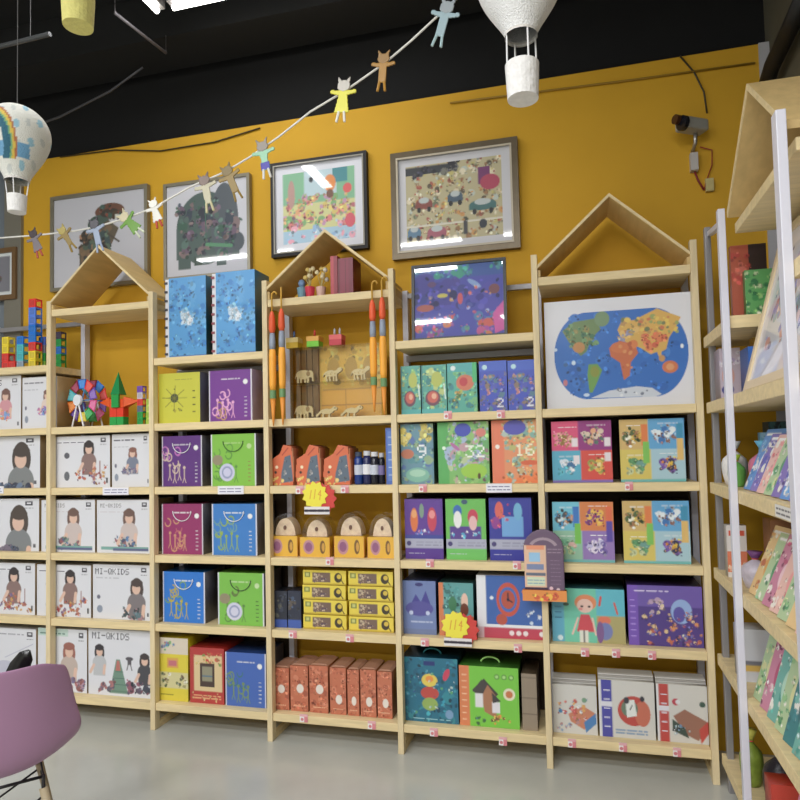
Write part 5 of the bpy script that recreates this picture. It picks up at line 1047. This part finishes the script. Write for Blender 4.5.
bag('white gathered bag on the far right shelf beside the tagged edge', .085, -.22, ZR[2], .09, .17, .08, (226, 222, 220), (236, 236, 236), 2)
bag('pink gathered bag with light blue top behind the white post', .14, -.42, ZR[2], .10, .17, .08, (214, 120, 150), (110, 190, 226), 3)
bag('small green gathered bag at the very corner of the far shelf', .07, -.32, ZR[2], .06, .12, .08, (110, 180, 90), (170, 206, 60), 4)
front_box('toy_box', 'white and orange packet hanging low in the far right bay', 'toy box', .08, -.22, ZR[3], .07, .2, .05, (232, 226, 222), lambda a: a.rect(.1, .1, .9, .2, (226, 90, 60)).rect(0, .5, 1, .9, (236, 130, 90)).blobs(6, .1, .6, .9, .9, [(250, 200, 170)], .15, 3))
front_box('toy_box', 'tan cardboard box behind the middle of the right-hand post', 'toy box', .22, -.4, ZR[3], .13, .24, .1, (190, 130, 90), lambda a: a.rect(0, .6, 1, 1, (230, 150, 120)))
bag('purple and white pouch on the far bay shelf above the diagonal edge', .10, -.40, ZR[3], .09, .13, .08, (214, 206, 220), (120, 70, 130), 5)
front_box('storage_tub', 'white and yellow striped tub on the second far right shelf', 'tub', .11, -.34, ZR[4], .12, .19, .1, (222, 224, 230), lambda a: a.rect(0, .6, 1, .68, (130, 130, 140)).rect(0, .68, 1, .8, (230, 190, 90)))
bag('dark purple gathered bag beside the striped tub', .17, -.46, ZR[4], .09, .15, .08, (92, 30, 84), (120, 50, 110), 6)
bag('yellow-green gathered bag low in the far right bay', .09, -.25, ZR[5], .08, .2, .08, (130, 150, 60), (200, 196, 90), 7)
bag('black gathered bag on the lowest far right shelf', .15, -.42, ZR[5], .12, .24, .08, (30, 26, 36), (60, 40, 60), 8)
front_box('toy_box', 'red box lying low at the right behind the white post', 'toy box', .13, -.66, ZR[5], .15, .2, .08, (206, 60, 40), lambda a: a.blobs(8, .1, .1, .9, .9, [(226, 90, 60), (170, 40, 30)], .1, 3))

for (lab, x, y, r, W, H, D, bg, pal) in (
    ('dark teal box at the back of the far bay, third shelf row', .25, -.30, 2, .12, .24, .08, (30, 70, 80), [(60, 110, 120), (20, 40, 60)]),
    ('light blue folded packet behind the pink gathered bag', .2, -.34, 2, .1, .2, .03, (120, 190, 226), [(160, 210, 240), (90, 150, 200)]),
    ('salmon-pink flat pack beside the purple and white pouch', .19, -.43, 3, .1, .14, .03, (236, 150, 130), [(250, 200, 180), (226, 110, 90)]),
    ('grey and violet slim box on the fourth row of the far bay', .335, -.32, 3, .1, .22, .05, (120, 110, 150), [(90, 80, 130), (200, 196, 214)]),
    ('violet packet leaning at the back of the second far shelf', .25, -.3, 4, .1, .22, .05, (110, 40, 110), [(140, 60, 140), (80, 20, 80), (200, 150, 200)]),
    ('dark plum box at the back of the lowest far shelf', .26, -.3, 5, .11, .26, .06, (50, 34, 50), [(90, 50, 80), (30, 20, 30)])):
    front_box('toy_box', lab, 'toy box', x, y, ZR[r], W, H, D, bg, lambda a, pal=pal: a.blobs(16, 0, .05, 1, .95, pal, .12, 5), group='packets at the back of the far right bay')
# ------------------------------------------------------------ purple shell chair with wire and wood base
pch = onZ(-5, 670, .80)
t = thing('shell_chair', 'mauve plastic shell chair with black wire bracing at the lower left', 'chair', (pch.x, pch.y, 0), rotz=math.radians(48))
prof = [(-.035, .80, .165, .05), (-.03, .77, .19, .055), (-.015, .70, .205, .06), (.0, .62, .22, .07), (.015, .54, .235, .085), (.035, .48, .24, .095), (.08, .445, .235, .085), (.16, .43, .23, .06), (.26, .432, .225, .045), (.36, .44, .215, .03), (.42, .435, .19, .01), (.44, .42, .165, 0)]
n = 17; vs = []; fs = []
for (yy, zz, hw, curl) in prof:
    for k in range(n):
        u = -1+2*k/(n-1); e = abs(u)**2.4
        back = max(0, min(1, (zz-.44)/.2)) if yy < .1 else 0
        vs.append((u*hw, yy+curl*e*(.35+.65*back), zz+curl*e*(1-back*.85)-(.035*abs(u)**6 if zz > .78 else 0)))
for i in range(len(prof)-1):
    for k in range(n-1): fs.append((i*n+k, i*n+k+1, (i+1)*n+k+1, (i+1)*n+k))
o = MB().add(vs, fs).build('seat_shell', mat('mauve_plastic', (164, 124, 154), .45), t, smooth=True)
sd = o.modifiers.new('sol', 'SOLIDIFY'); sd.thickness = .008; sd.offset = 0
sb = o.modifiers.new('sub', 'SUBSURF'); sb.levels = 2; sb.render_levels = 2
for sx in (-1, 1):
    for sy in (0, 1):
        top = (sx*.13, .08+.2*sy, .385); bot = (sx*.21, -.02+.42*sy, 0)
        MB().tube([top, bot], [.013, .009], 10).build('leg', mat('pale_leg_wood', (176, 160, 130), .5), t, smooth=True)
        MB().tube([(sx*.13, .08+.2*sy, .425), top], .006, 6).build('leg_bracket', plain((24, 20, 26), .35), t)
wm = plain((24, 20, 26), .35)
mb = MB(); L = lambda sx, sy, q: Vector((sx*(.13+.08*q), .08+.2*sy+(-.1+.22*sy)*q, .385*(1-q)))
for s in (-1, 1):
    mb.tube([L(s, 0, .05), L(s, 1, .55)], .0035, 6).tube([L(s, 1, .05), L(s, 0, .55)], .0035, 6)
for sy in (0, 1):
    mb.tube([L(-1, sy, .05), L(1, sy, .55)], .0035, 6).tube([L(1, sy, .05), L(-1, sy, .55)], .0035, 6)
mb.tube([(-.13, .08, .42), (.13, .08, .42), (.13, .28, .42), (-.13, .28, .42)], .005, 6, closed=True)
mb.build('wire_bracing', wm, t, smooth=True)
# black thing peeking above the chair back: a black bag with two upright flaps on the seat
pbk = onZ(16, 705, .62); q0 = t.matrix_basis @ Vector((0, .2, 0))
t2 = thing('black_bag', 'shiny black bag with two pointed flaps, peeking over the chair back', 'bag', (pch.x-.155, pch.y+.15, .462), rotz=math.radians(10))
o = MB().lathe([(.075, 0), (.09, .05), (.08, .14), (.05, .2), (.02, .22)], n=20).build('bag_body', mat('black_patent', (14, 14, 16), .22, bump=.4, nscale=12), t2, smooth=True); o.scale = (1, .6, 1)
for s in (-1, 1):
    o = MB().lathe([(.008, 0), (.03, .04), (.034, .09), (.025, .13), (.004, .15)], n=14).build('flap', mat('black_patent', (14, 14, 16), .22, bump=.4, nscale=12), t2, (s*.02, 0, .195), smooth=True); o.rotation_euler = (0, s*.55, 0); o.scale = (1.05, .45, 1.15)
